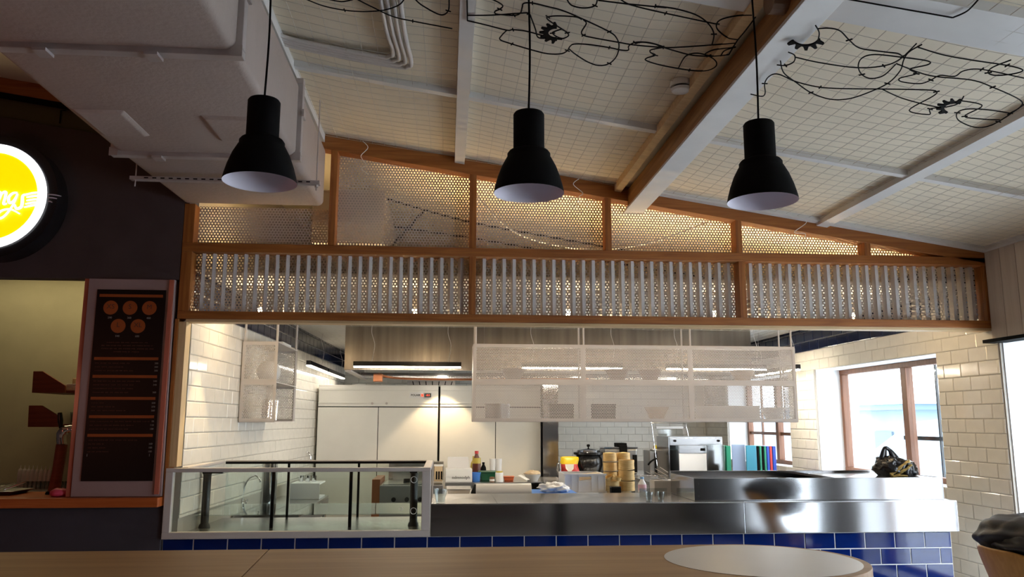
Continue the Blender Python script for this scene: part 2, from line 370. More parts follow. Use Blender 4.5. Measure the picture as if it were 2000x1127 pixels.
# ------------------------------------------------------------------ the setting
D = 5.2
def zc(x): return 3.27-0.153*x            # underside of the sloping ceiling
SL = Vector((1, 0, -0.153)).normalized(); CN = Vector((0.153, 0, 1)).normalized()
def slab(mb, x0, x1, y0, y1, d0, d1):      # a box hung under the sloping ceiling, d = drop below it
    return mb.hexa([(x0, y0, zc(x0)-d1), (x1, y0, zc(x1)-d1), (x1, y1, zc(x1)-d1), (x0, y1, zc(x0)-d1), (x0, y0, zc(x0)-d0), (x1, y0, zc(x1)-d0), (x1, y1, zc(x1)-d0), (x0, y1, zc(x0)-d0)])
def wlx(y): return -1.66+0.039*(y-D)
def wrx(y): return 3.76-0.0075*(y-D)
struct(box1('floor', 'floor', -4.7, 4.3, -2.6, 11.6, -0.1, 0))
cl = struct(slab(MB(), -4.7, 4.3, -2.6, 11.6, -0.1, 0).build('ceiling', 'ceil'))
# right wall with its window openings  (y0,y1,z0,z1)
OPEN = [(5.885, 7.94, 1.0, 2.03), (8.56, 10.5, 1.0, 2.03), (3.15, 5.17, 0.2, 2.05), (0.3, 2.3, 0.2, 2.05)]  # last opening is unseen, assumed to light the dining room
WT = 0.42
def wallbox(mb, y0, y1, z0, z1):
    a, b = wrx(y0), wrx(y1)
    mb.hexa([(a, y0, z0), (a+WT, y0, z0), (b+WT, y1, z0), (b, y1, z0), (a, y0, z1), (a+WT, y0, z1), (b+WT, y1, z1), (b, y1, z1)])
mb = MB(); ys = -2.6
for (a, b, c, d) in sorted(OPEN):
    wallbox(mb, ys, a, 0, 2.75); wallbox(mb, a, b, 0, c); wallbox(mb, a, b, d, 2.75); ys = b
wallbox(mb, ys, 11.6, 0, 2.75)
wall_r = struct(mb.build('wall_right', 'grout'))
mb = MB()      # white plaster linings of the openings
for (a, b, c, d) in OPEN:
    x0 = wrx(a)+0.004; x1 = x0+WT+0.01
    mb.box(x0, x1, a, a+0.008, c, d); mb.box(x0, x1, b-0.008, b, c, d); mb.box(x0, x1, a, b, d-0.008, d); mb.box(x0, x1, a, b, c, c+0.01)
struct(mb.build('trim_1', 'reveal'))
for (a, b, c, d) in OPEN: portal(wrx(a)+WT+0.03, a, b, c, d)
# dining stretch of the right wall: lower wall coloured dark for its backlit shade, whitewashed planks over the window
mb = MB()
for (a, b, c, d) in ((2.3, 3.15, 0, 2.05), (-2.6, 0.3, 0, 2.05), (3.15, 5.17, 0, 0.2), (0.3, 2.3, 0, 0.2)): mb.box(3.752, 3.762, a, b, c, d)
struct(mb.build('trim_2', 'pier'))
pk = tag(sempty('trim_3', (3.76, 5.2, 2.05)), None)
y = 5.195
while y > 2.2:
    MB().box(3.728, 3.756, y-0.148, y-0.002, 2.055, zc(3.74)-0.02).build('plank', 'plank', pk, bevel=0.002); y -= 0.15
struct(box1('trim_4', 'black', 3.67, 3.80, 2.0, 5.215, 2.035, 2.058))
# back wall of the kitchen, left wall, walls round the dining room
wall_b = struct(box1('wall_back', 'grout', -1.7, 4.2, 11.388, 11.6, 0, 3.7))
wall_l = struct(MB().prism([(wlx(5.31), 5.31, 0), (wlx(11.5), 11.5, 0), (-1.9, 11.5, 0), (-1.9, 5.31, 0)], (0, 0, 3.62)).build('wall_left', 'grout'))
struct(box1('wall_dining', 'darkwall', -4.7, -4.6, -2.6, 7.2, 0, 4)); struct(box1('wall_rear', 'rear', -4.7, 1.5, -2.7, -2.6, 0, 4)); struct(box1('wall_rear_pale', 'wbeam', 1.5, 4.2, -2.7, -2.6, 0, 4))  # pale half of the unseen rear wall added to brighten the counter's reflection
key = lambda c: c[0]
nL = tiles(wall_l, (wlx(5.3)-0.039*5.3+0.003-0, 0, 0), (0.039, 1, 0), (1, -0.039, 0), (5.315, 11.38), (0.9, 2.227), 'wtile', 'tile', key=key, u0=0.06)
nL2 = tiles(wall_l, (wlx(5.3)-0.039*5.3+0.003, 0, 0), (0.039, 1, 0), (1, -0.039, 0), (5.315, 11.38), (2.227, 2.47), 'btile', 'navy_tile', key=lambda c: c[0], gap=0.005, u0=0.06)
struct(box1('ceiling_kitchen', 'kceil', -1.60, 3.70, 5.335, 11.38, 2.455, 2.475))
rk = lambda c: c[0]+(3 if c[1] > 2.15 or c[1] < 0.3 else 0)
ro = (wrx(D)+0.0075*D-0.003, 0, 0)
tiles(wall_r, ro, (-0.0075, 1, 0), (-1, -0.0075, 0), (5.18, 11.38), (0.0, 2.227), 'wtile', 'tile', key=rk, holes=[(a, b, c, d) for a, b, c, d in OPEN[:2]], u0=0.0)
tiles(wall_r, ro, (-0.0075, 1, 0), (-1, -0.0075, 0), (5.32, 11.38), (2.227, 2.695), 'btile', 'navy_tile', key=key, gap=0.005)
tiles(wall_b, (0, 11.385, 0), (1, 0, 0), (0, -1, 0), (-1.42, 3.71), (0.95, 2.227), 'wtile', 'tile', key=lambda c: -c[0]+(6 if c[1] > 1.55 else 0), u0=1.579, skip=lambda u, v: u < 1.2 and v < 1.9)
tiles(wall_b, (0, 11.385, 0), (1, 0, 0), (0, -1, 0), (-1.42, 3.71), (2.227, 2.44), 'btile', 'navy_tile', key=lambda c: c[0]+2*c[1], u0=1.579, gap=0.005)

# windows: brown timber frames, panes, outside grille
def window(name, a, b, c, d, mull, trans, grille):
    x0 = wrx(a)+0.25; wn = sempty(name, (x0, (a+b)/2, c)); t = 0.055
    fr = MB(); fr.box(x0, x0+0.07, a, b, d-t, d-0.009); fr.box(x0, x0+0.07, a, b, c+0.011, c+t); fr.box(x0, x0+0.07, a+0.009, a+t, c+t, d-t); fr.box(x0, x0+0.07, b-t, b-0.009, c+t, d-t)
    fr.build('window_frame', 'winwood', wn, bevel=0.004)
    for m_ in mull: box1('mullion', 'winwood', x0-0.005, x0+0.065, m_-0.04, m_+0.04, c+t, d-t, wn, bevel=0.004)
    edges = [a+t]+sum([[m_-0.04, m_+0.04] for m_ in mull], [])+[b-t]
    for i in range(0, len(edges), 2):
        box1('pane', 'winglass', x0+0.03, x0+0.036, edges[i], edges[i+1], c+t, d-t, wn)
        for tz, mat_ in trans: box1('glazing_bar', mat_, x0+0.02, x0+0.05, edges[i], edges[i+1], tz-0.018, tz+0.018, wn)
    for gy in grille: box1('glazing_bar', 'winwood', x0+0.022, x0+0.048, gy-0.011, gy+0.011, c+t, d-t, wn)
    return wn
window('window_1', *OPEN[0], [6.78], [], [])
gr = bpy.data.objects['window_1']
for q in (6.47,): MB().box(4.10, 4.118, q-0.008, q+0.008, 1.0, 2.0).build('outer_bar', 'gblack', gr)
MB().box(4.125, 4.145, 5.9, 7.05, 1.345, 1.38).build('outer_bar', 'gblack', gr)
window('window_2', *OPEN[1], [9.52], [(1.36, 'winwood')], [10.05])
window('window_3', *OPEN[2], [4.16], [], [])
window('window_assumed', *OPEN[3], [1.3], [], [])  # unseen window, assumed to let daylight into the dining room
# outdoors: snow, a neighbouring house and its eaves
tag(box1('snowy_yard', 'snow', 4.6, 60, -20, 70, -0.6, -0.5), None, kind='structure')
h = thing('neighbour_house', (11, 17, -0.5), 'pale blue rendered house with snowy roof outside the kitchen window', 'building')
MB().prism([(9.5, 15.8, -0.5), (9.5, 27, -0.5), (9.5, 27, 1.75), (9.5, 15.8, 1.75)], (6, 0, 0)).build('wall', 'ext', h)
MB().prism([(9.2, 15.5, 1.75), (9.2, 27.3, 1.75), (9.2, 27.3, 1.87), (9.2, 15.5, 1.87)], (6.6, 0, 0)).build('eave', 'extd', h)
MB().prism([(9.15, 15.4, 1.87), (15.9, 15.4, 1.87), (12.5, 15.4, 2.7)], (0, 12, 0)).build('roof', 'snow', h)
for q in (16.6, 18.6, 20.8): MB().box(9.45, 9.52, q, q+0.7, 0.4, 1.3).build('window', 'extd', h)
tag(MB().prism([(7.5, 9.5, -0.5), (7.5, 16.5, -0.5), (7.5, 14.8, 0.6), (7.5, 12.6, 1.5), (7.5, 11.8, 1.55)], (1.2, 0, 0)).build('outdoor_stair_wall', 'ext'), 'blue grey sloping stair wall outside the nearer window', 'wall')

# ------------------------------------------------------------------ bar side, left of the kitchen opening
struct(MB().prism([(-4.6, 5.2, 2.39), (-1.715, 5.2, 2.39), (-1.715, 5.2, zc(-1.715)-0.27), (-4.6, 5.2, zc(-4.6)-0.27)], (0, 0.1, 0)).build('wall_sign', 'darkwall'))
struct(MB().prism([(-4.6, 5.23, zc(-4.6)-0.27), (-1.715, 5.23, zc(-1.715)-0.27), (-1.715, 5.23, zc(-1.715)-0.13), (-4.6, 5.23, zc(-4.6)-0.13)], (0, 0.07, 0)).build('trim_5', 'olive'))
struct(MB().prism([(-4.6, 5.19, zc(-4.6)-0.135), (-1.2, 5.19, zc(-1.2)-0.135), (-1.2, 5.19, zc(-1.2)-0.105), (-4.6, 5.19, zc(-4.6)-0.105)], (0, 0.1, 0)).build('trim_shadow', 'black'))  # black strip stands in for the shadow line under the rafter
for q in (-2.55, -2.25, -1.98):
    z = zc(q)-0.15; MB().tube([(q+0.03, 5.22, z), (q, 5.22, z), (q, 5.22, z-0.09)], 0.004, 5).build('hook', 'black', bpy.data.objects['trim_5'])
struct(box1('wall_bar_back', 'green', -4.6, -1.9, 6.75, 6.85, 0, 3.0)); struct(box1('ceiling_bar', 'reveal', -4.6, -1.9, 5.3, 6.75, 2.78, 2.82))
struct(box1('wall_partition', 'green', -2.265, -1.905, 5.32, 6.75, 0, 2.4))
struct(box1('wall_bar_front', 'basewall', -4.6, -1.722, 5.215, 5.32, 0, 0.985))
tag(box1('bar_counter_top', 'orange', -4.6, -1.722, 5.12, 5.62, 0.987, 1.043, bevel=0.004), 'orange edged bar counter top below the menu board', 'counter')
struct(box1('floor_bar_shelf', 'basewall', -4.6, -2.27, 5.95, 6.74, 0.0, 0.985))
tag(box1('back_bar_top', 'dsteel', -4.6, -2.27, 5.9, 6.745, 0.99, 1.02, bevel=0.003), 'dull steel worktop along the back of the bar alcove', 'worktop')
light('assumed_alcove_lamp', 'AREA', (-3.0, 6.40, 2.76), 6, (1.0, 0.83, 0.46), (math.radians(-8), 0, 0), shape='RECTANGLE', size=1.6, size_y=0.15)  # unseen lamp assumed for the alcove's light from above

# ------------------------------------------------------------------ timber screen over the kitchen opening
ts = thing('timber_screen', (1.02, 5.25, 2.12), 'oak framed gable screen with white perforated sheets over the kitchen opening', 'screen')
Y0, Y1 = 5.2, 5.3
# rafter along the slope
MB().hexa([(-4.6, Y0, zc(-4.6)-0.105), (3.765, Y0, zc(3.765)-0.105), (3.765, Y1, zc(3.765)-0.105), (-4.6, Y1, zc(-4.6)-0.105), (-4.6, Y0, zc(-4.6)-0.002), (3.765, Y0, zc(3.765)-0.002), (3.765, Y1, zc(3.765)-0.002), (-4.6, Y1, zc(-4.6)-0.002)]).build('rafter', 'oakX', ts, bevel=0.003)
def beam(name, x0, x1, z0, z1, mat='oakX', y0=Y0, y1=Y1): return box1(name, mat, x0, x1, y0, y1, z0, z1, ts, bevel=0.003)
beam('beam', -1.712, 3.765, 2.578, 2.636); beam('beam', -1.712, 3.765, 2.141, 2.192)
for (x0, x1) in ((-1.712, -1.645), (0.137, 0.182), (1.965, 2.012), (3.715, 3.765)): beam('post', x0, x1, 2.192, 2.578, 'oakZ', Y0+0.001)
beam('post', -1.712, -1.645, 2.636, 2.895, 'oakZ', Y0+0.001)
for (x0, x1) in ((-0.79, -0.745), (0.137, 0.182), (1.052, 1.095), (1.956, 1.999), (2.866, 2.91)): 
    z = zc((x0+x1)/2)-0.1
    MB().hexa([(x0, Y0+.001, 2.636), (x1, Y0+.001, 2.636), (x1, Y1, 2.636), (x0, Y1, 2.636), (x0, Y0+.001, zc(x0)-0.104), (x1, Y0+.001, zc(x1)-0.104), (x1, Y1, zc(x1)-0.104), (x0, Y1, zc(x0)-0.104)]).build('post', 'oakZ', ts, bevel=0.003)
for (x0, x1, top) in ((-1.645, -0.79, 'flat'), (-0.745, 0.137, 's'), (0.182, 1.052, 's'), (1.095, 1.956, 's'), (1.999, 2.866, 's'), (2.91, 3.5, 's')):
    f = (lambda u, v, a=x0, b=x1, t=top: 1 if (a-0.02 < u < b+0.02 and 2.60 < v < ((2.90 if t == 'flat' else zc(u)-0.08))) else 0)
    perf(MB(), (0, 5.312, 0), (1, 0, 0), (0, 0, 1), (x0-0.03, x1+0.03), (2.6, 3.4), 0.0202, 0.0067, f).build('perforated_sheet', 'wpaint', ts)
for (x0, x1, n, ang) in ((-1.645, 0.137, 26, 20), (0.182, 1.965, 26, 10), (2.012, 3.715, 24, 3)):
    perf(MB(), (0, 5.312, 0), (1, 0, 0), (0, 0, 1), (x0-0.02, x1+0.02), (2.16, 2.62), 0.0202, 0.0067, lambda u, v: 1 if v < 2.61 else 0).build('perforated_sheet', 'wpaint', ts)
    a = math.radians(ang); g = (x1-x0)/(n+0.6); fin = None
    for i in range(n):
        cx = x0+g*(i+0.8)
        if fin is None:
            mb = MB().obox((cx, 5.278, 2.385), (math.cos(a), math.sin(a), 0), (-math.sin(a), math.cos(a), 0), (0, 0, 1), 0.0115, 0.024, 0.1915)
            fin = mb.build('fin', 'wpaint', ts); f0 = fin.location.copy(); c0 = cx
        else:
            o = bpy.data.objects.new('fin', fin.data); COL.objects.link(o); o.parent = ts; o.location = f0+Vector((cx-c0, 0, 0))
# pale lining of the opening below the screen
ln = sempty('trim_7', (1.0, 5.25, 0.99))
box1('lining_board', 'paleX', -1.66, 3.74, 5.212, 5.31, 2.123, 2.14, ln); 
box1('jamb_board', 'paleZ', -1.70, -1.655, 5.212, 5.308, 1.22, 2.123, ln)
box1('jamb_board', 'oakZ', -1.722, -1.702, 5.20, 5.308, 0.99, 2.14, ln)

# ------------------------------------------------------------------ ceiling members
cb = sempty('ceiling_battens', (0, 4, 3.2)); cb.name = 'trim_8'; WL['trim_8'] = Vector((0, 4, 3.2))
def bat(name, mat, *a): return slab(MB(), *a).build(name, mat, cb)
bat('batten', 'wbeam', 0.032, 0.098, -1.0, 5.2, 0, 0.045)
bat('batten', 'wbeam', 2.53, 2.605, -1.0, 5.2, 0, 0.045)
bat('batten', 'wbeam', -0.90, -0.835, -1.0, 5.2, 0, 0.06)
bat('batten', 'paleX', -0.98, -0.90, -1.0, 5.2, 0, 0.09)
for (a, b) in ((-0.835, 0.032), (0.098, 1.12), (1.345, 2.53), (2.605, 3.75)):
    bat('cross_batten', 'wbeam', a, b, 4.085, 4.13, 0, 0.035)
    bat('cross_batten', 'wbeam', a, b, 5.14, 5.198, 0, 0.03) if a > 1.2 else None
bat('cross_beam', 'wbeam', 1.345, 3.75, 2.50, 2.735, 0, 0.04); bat('cross_beam', 'wbeam', 0.098, 1.12, 2.55, 2.79, 0, 0.04)
bat('batten', 'paleX', 1.12, 1.165, -1.0, 5.2, 0, 0.05)
bat('batten', 'wbeam', 3.70, 3.755, -1.0, 5.19, 0, 0.03)
rb = thing('roof_beam', (1.275, 2, 2.93), 'long wooden roof beam with white painted underside running to the screen', 'beam')
MB().box(1.21, 1.34, -1.5, 5.195, 2.945, 3.06).build('timber', 'oakY', rb, bevel=0.004); MB().box(1.207, 1.343, -1.5, 5.36, 2.93, 2.9445).build('soffit_board', 'wbeam', rb, bevel=0.002)
MB().cyl((1.15, 2.62, 3.02), (1.21, 2.62, 3.02), 0.055, n=16).build('bracket', 'brown', rb)

# nets under the ceiling
def net(x0, x1, y0, y1, drop, name, label, seed=0, sp=0.076, flat=None):
    mb = MB(); S = Vector((seed*3.7, seed*1.3, 0))
    def pt(x, y):
        e = min(x-x0, x1-x, y-y0, y1-y)
        return Vector((x+0.006*noise.noise(Vector((x*3, y*3, 1))+S), y+0.006*noise.noise(Vector((x*3, y*3, 5))+S), (zc(x) if flat is None else flat)-drop-0.016*noise.noise(Vector((x*1.6, y*1.6, 0))+S)-min(e, 0.3)*(0.07 if flat is None else 0.02)))
    nx = max(2, int((x1-x0)/sp)); ny = max(2, int((y1-y0)/sp))
    for i in range(nx+1):
        x = x0+(x1-x0)*i/nx; mb.tube([pt(x, y0+(y1-y0)*k/14) for k in range(15)], 0.0013, 3, caps=False)
    for j in range(ny+1):
        y = y0+(y1-y0)*j/ny; mb.tube([pt(x0+(x1-x0)*k/10, y) for k in range(11)], 0.0013, 3, caps=False)
    o = mb.build(name, 'net'); tag(o, label, 'net', 'nets stretched under the ceiling'); return o
net(-0.83, 0.03, 1.2, 5.19, 0.012, 'ceiling_net', 'square mesh net under the ceiling between duct and first white batten', 1)
net(0.10, 1.12, 1.2, 5.19, 0.012, 'ceiling_net', 'square mesh net under the ceiling behind the middle pendant lamp', 2)
net(1.35, 2.53, 1.2, 5.14, 0.012, 'ceiling_net', 'square mesh net under the ceiling right of the roof beam', 3)
net(2.61, 3.70, 1.2, 5.14, 0.012, 'ceiling_net', 'square mesh net under the ceiling in the rightmost bay', 4)
net(-1.45, 3.6, 5.9, 11.3, 0.02, 'ceiling_net', 'square mesh net under the flat kitchen ceiling behind the hood', 5, 0.1, 2.455)
# ------------------------------------------------------------------ air duct
du = thing('air_duct', (-1.27, 2.5, 2.885), 'large white wrapped rectangular air duct running to the screen', 'duct')
def ductsec(y0, y1, s0=0, s1=0):
    mb = MB(); rings = []; n = 4; 
    for y, s in ((y0, s0), (y1, s1)):
        xl, xr, zb, zt, r = -1.735+s, -0.815-s, 2.885+s, 3.30, 0.035; ring = []
        for (cx, cz, a0) in ((xr-r, zb+r, -90), (xr-r, zt-r, 0), (xl+r, zt-r, 90), (xl+r, zb+r, 180)):
            for k in range(n+1):
                a = math.radians(a0+90*k/n); ring.append((cx+r*math.cos(a), y, cz+r*math.sin(a)))
        rings.append(ring)
    m = len(rings[0]); mb.add(rings[0]+rings[1], [(i, (i+1) % m, m+(i+1) % m, m+i) for i in range(m)]+[tuple(range(m)), tuple(range(2*m-1, m-1, -1))])
    return mb
for (a, b, s0, s1) in ((-2.3, 2.915, 0, 0), (2.965, 4.14, 0, 0), (4.19, 5.19, 0, 0.012)): ductsec(a, b, s0, s1).build('duct_section', 'duct', du, smooth=40)
for y in (2.915, 4.14):
    mb = MB(); x0, x1, z0, z1, t = -1.76, -0.79, 2.862, 3.32, 0.032
    mb.box(x0, x1, y, y+0.05, z0, z0+t); mb.box(x0, x0+t, y, y+0.05, z0+t+.0005, z1-t-.0005); mb.box(x1-t, x1, y, y+0.05, z0+t+.0005, z1-t-.0005); mb.box(x0, x1, y, y+0.05, z1-t, z1)
    fl = mb.build('flange', 'flange', du, bevel=0.003)
    for x in (x0+0.02, x1-0.02): MB().box(x-0.022, x+0.022, y-0.006, y+0.0, z0-0.004, z0+0.04).build('corner_plate', 'flange', fl)
    for x in (-1.52, -1.12): MB().box(x-0.025, x+0.025, y-0.012, y+0.056, z0-0.012, z0).build('clamp', 'flange', fl)
    MB().box(x1, x1+0.012, y-0.012, y+0.056, 3.10, 3.14).build('clamp', 'flange', fl)
for (x0, x1, y0, y1) in ((-1.70, -1.47, 3.57, 3.90), (-1.15, -0.86, 3.60, 3.93)):
    MB().hexa([(x0+.02, y0+.02, 2.872), (x1-.02, y0+.02, 2.872), (x1-.02, y1-.02, 2.872), (x0+.02, y1-.02, 2.872), (x0, y0, 2.886), (x1, y0, 2.886), (x1, y1, 2.886), (x0, y1, 2.886)]).build('access_hatch', 'duct', du, bevel=0.005)
hg = thing('duct_hanger', (-1.27, 4.54, 2.85), 'slotted metal hanger rail with threaded rod under the white air duct', 'hanger')
mb = MB().box(-1.80, -0.745, 4.515, 4.556, 2.845, 2.865); mb.build('rail', 'flange', hg)
mb = MB(); x = -1.72
while x < -0.8: mb.box(x, x+0.022, 4.512, 4.5149, 2.852, 2.858); x += 0.045
sl = mb.build('slots', 'black', hg); sl['kind'] = 'stuff'
MB().cyl((-0.765, 4.535, 2.81), (-0.765, 4.535, 3.36), 0.004, n=6).build('rod', 'flange', hg); MB().cyl((-1.775, 4.535, 2.81), (-1.775, 4.535, 3.5), 0.004, n=6).build('rod', 'flange', hg)
MB().cyl((-0.765, 4.535, 2.83), (-0.765, 4.535, 2.843), 0.011, n=6).build('nut', 'flange', hg)

# ------------------------------------------------------------------ round lit sign
sg = thing('round_sign', (-2.83, 5.19, 2.45), 'round black light box sign with white ring and yellow face', 'sign')
sc_ = Vector((-2.83, 5.10, 2.872))
mb = MB(); n = 64
def ringface(y, r0, r1, mat, name, parent=sg, th=0.004):
    mb = MB(); v = []
    for yy in (y, y+th):
        for r in (r0, r1):
            for i in range(n): t = 2*math.pi*i/n; v.append((sc_.x+r*math.cos(t), yy, sc_.z+r*math.sin(t)))
    f = []
    for i in range(n):
        j = (i+1) % n; f += [(i, j, n+j, n+i), (2*n+i, 3*n+i, 3*n+j, 2*n+j), (n+i, n+j, 3*n+j, 3*n+i), (i, 2*n+i, 2*n+j, j)]
    return mb.add(v, f).build(name, mat, parent)
MB().cyl((sc_.x, 5.195, sc_.z), (sc_.x, 5.05, sc_.z), 0.392, n=64).build('casing', 'gblack', sg, smooth=30)
ringface(5.036, 0.280, 0.335, 'signW', 'lit_ring'); MB().cyl((sc_.x, 5.048, sc_.z), (sc_.x, 5.040, sc_.z), 0.280, n=64).build('lit_face', 'signY', sg)
def stroke(pts, r, name='lettering', mat='signW', y=5.034, k=5):
    P = smooth_path([at(a/4.335, 260+b/4.335, y) for a, b in pts], k)
    mb = MB(); L_ = []; R_ = []
    for i, p in enumerate(P):
        d = (P[min(i+1, len(P)-1)]-P[max(i-1, 0)]); d.y = 0; d = d.normalized() if d.length > 1e-8 else Vector((1, 0, 0)); q = Vector((-d.z, 0, d.x))
        rr = r*(0.55+0.45*math.sin(math.pi*min(1, max(0, (i+0.6)/len(P)))))
        L_.append(p+q*rr); R_.append(p-q*rr)
    m = len(P); off = Vector((0, -0.003, 0))
    mb.add(L_+R_+[p+off for p in L_]+[p+off for p in R_], [(2*m+i, 2*m+i+1, 3*m+i+1, 3*m+i) for i in range(m-1)]+[(i, i+1, 2*m+i+1, 2*m+i) for i in range(m-1)]+[(m+i, m+i+1, 3*m+i+1, 3*m+i) for i in range(m-1)])
    return mb.build(name, mat, sg)
stroke([(-70, 600), (-40, 520), (0, 500), (-10, 560), (-25, 610)], 0.008); stroke([(-15, 590), (15, 515), (50, 500), (45, 545), (30, 600), (60, 595)], 0.008)
stroke([(150, 505), (110, 510), (75, 545), (80, 590), (115, 575), (150, 515)], 0.008); stroke([(150, 515), (115, 600), (60, 680), (10, 720), (-30, 715), (10, 660), (90, 645), (170, 685)], 0.007)
stroke([(235, 520), (195, 530), (190, 580), (180, 625), (140, 640), (125, 605)], 0.009)
for (p, q) in (((215, 522), (345, 502)), ((225, 545), (345, 530)), ((225, 572), (345, 560)), ((215, 600), (345, 585)), ((205, 628), (345, 605))): stroke([p, ((p[0]+q[0])/2, (p[1]+q[1])/2-4), q], 0.0062)
for (p, q) in (((405, 518), (522, 535)), ((405, 546), (485, 556)), ((405, 577), (445, 587))): stroke([p, ((p[0]+q[0])/2, (p[1]+q[1])/2-3), q], 0.0035, 'speed_line', 'shadein', 5.03)

# ------------------------------------------------------------------ menu board
mn = thing('menu_board', (-1.99, 5.19, 1.045), 'tall white menu board with black orange lettered price list', 'menu board')
YB = 5.185
MB().prism([(-2.258, YB, 1.046), (-1.725, YB, 1.046), (-1.735, YB, 2.388), (-2.262, YB, 2.388)], (0, 0.13, 0)).build('backing', 'posterW', mn, bevel=0.002)
MB().box(-2.29, -2.2645, YB+0.01, YB+0.12, 1.046, 2.388).build('edging', 'menuedge', mn); MB().box(-1.765, -1.738, YB-0.012, YB-0.0005, 1.06, 2.385).build('edging', 'menuedge', mn)
pz = lambda p, y=YB-0.005: at(p[0], p[1], y)
TL, TR, BR, BL = pz((190, 565)), pz((323, 568)), pz((299, 941)), pz((158, 940))
x0p, x1p = (TL.x+BL.x)/2, (TR.x+BR.x)/2; z1p, z0p = TL.z, BL.z; wp = x1p-x0p; hp = z1p-z0p
MB().box(x0p, x1p, YB-0.006, YB-0.0006, z0p, z1p).build('poster', 'poster', mn)
def uv(u, v): return Vector((x0p+wp*u, YB-0.0072, z1p-hp*v))
def bar(u0, u1, v0, v1, mat, name): p = uv(u0, v0); q = uv(u1, v1); return MB().box(p.x, q.x, YB-0.0078, YB-0.0064, q.z, p.z).build(name, mat, mn)
def words(u0, u1, v, mat, seed, h=0.0034):
    rnd = random.Random(seed); mb = MB(); u = u0
    while u < u1:                                     # print too small to read: letter-height strokes
        wl = rnd.uniform(0.03, 0.10); e = min(u+wl, u1); x = u
        while x < e:
            a = uv(x, v); hh = hp*h*rnd.choice((0.75, 1, 1)); mb.box(a.x, a.x+wp*0.009, YB-0.0076, YB-0.0064, a.z-hh, a.z+hh*0.6); x += 0.0155
        u = e+0.022
    o = mb.build('lettering', mat, mn); o['kind'] = 'stuff'
VB = {0.033: (0.33, 0.67, 0.028), 0.382: (0.36, 0.64, 0.382)}
def header(v, a, b, seed): bar(0.04, 0.96, v-0.0075, v+0.0075, 'posterO', 'heading_bar'); words(a, b, v, 'poster', seed, 0.0042)
header(0.033, 0.32, 0.66, 1)
for (s, u, v, pr_) in (('XS', 0.215, 0.098, '290'), ('S', 0.495, 0.098, '360'), ('M', 0.775, 0.098, '450'), ('L', 0.345, 0.196, '540'), ('XL', 0.63, 0.196, '680')):
    c = uv(u, v); d = MB().cyl((c.x, YB-0.0064, c.z), (c.x, YB-0.008, c.z), 0.0445, n=32).build('size_disc', 'posterO', mn)
    text('lettering', s, (c.x, YB-0.0085, c.z+0.006), 0.042, 'posterB', mn)
    words(u-0.07, u+0.07, v+0.023, 'posterB', hash(s) % 97, 0.0022)
    text('price', pr_, (c.x, YB-0.008, c.z-0.064), 0.017, 'posterT', mn, bold=0.0003)
for k, (a, b) in enumerate(((0.2, 0.79), (0.13, 0.86), (0.13, 0.87), (0.31, 0.68))): words(a, b, 0.283+0.0165*k, 'posterB', 20+k)
rows = [(0.369, (0.34, 0.62), [(0.54, '280'), (0.47, '350'), (0.62, '380')]), (0.463, (0.2, 0.8), [(0.72, '240'), (0.63, '340'), (0.62, ''), (0.56, '360')]), (0.577, (0.42, 0.57), [(0.22, '220'), (0.38, '270'), (0.55, '260')]), (0.672, (0.38, 0.63), [(0.9, '90'), (0.68, '110'), (0.6, '130')]), (0.768, (0.45, 0.55), [(0.74, ''), (0.28, '160'), (0.3, '180'), (0.35, '180')])]
for i, (v, (a, b), ln_) in enumerate(rows):
    header(v, a, b, 40+i)
    for k, (e, pr_) in enumerate(ln_):
        words(0.06, e, v+0.024+0.0195*k, 'posterB', 60+i*7+k)
        if pr_: c = uv(0.965, v+0.024+0.0195*k); text('price', pr_, (c.x, YB-0.008, c.z), 0.015, 'posterT', mn, align='RIGHT', bold=0.0003)
bar(0.055, 0.062, 0.862, 0.875, 'posterT', 'mark'); bar(0.93, 0.937, 0.862, 0.875, 'posterT', 'mark')

# ------------------------------------------------------------------ bar things
def shelf(name, y, zx, label, ya=6.2):
    (xl, yt), (xm, _), (xr, ym), (xb, yb) = y
    P = [at(xl, yt, ya), at(xm, yt, ya), at(xr, ym, ya), at(xr, yb, ya), at(xb, yb, ya)]
    t = thing(name, (P[0].x, ya+0.2, P[4].z), label, 'shelf')
    MB().prism(P, (0, 0.02, 0)).build('side_panel', 'redwood', t, bevel=0.002)
    MB().box(P[4].x, -2.28, ya+0.021, ya+0.5, P[4].z, P[4].z+0.02).build('shelf_board', 'redwood', t, bevel=0.002)
    return P
P1 = shelf('wall_shelf', ((65, 725), (83, 725), (127, 753), (62, 767)), 0, 'upper red brown wooden shelf in the bar alcove holding white stack')
P2 = shelf('wall_shelf', ((56, 792), (81, 792), (115, 813), (54, 834)), 0, 'lower red brown wooden shelf in the bar alcove behind the beer tap')
sb = thing('napkin_stack', (-2.5, 6.35, P1[4].z+0.02), 'white folded stack with tan tray on the upper bar shelf', 'napkins')
zb = P1[4].z+0.0205; xs = P1[3].x
for k in range(4): MB().box(xs-0.02+0.004*(k % 2), xs+0.13, 6.24, 6.42, zb+0.012*k, zb+0.011+0.012*k).build('napkin', 'paper', sb, bevel=0.003)
MB().box(xs-0.06, xs+0.13, 6.43, 6.5, zb, zb+0.10).build('tray', 'tan', sb, bevel=0.006)
zb2 = P2[4].z+0.0205
for k in range(3):
    x = P2[3].x+0.04+0.06*k; o = MB().lathe([(0.0, 0), (0.02, 0), (0.026, 0.09), (0.023, 0.09), (0.018, 0.008), (0.0, 0.008)], (x, 6.33, zb2), 14).build('shelf_glass', 'acryl', smooth=40); tag(o, 'small clear glass on the lower bar shelf, '+('left end of its row', 'middle of its row', 'right end of its row')[k], 'glass', 'glasses on the lower bar shelf')
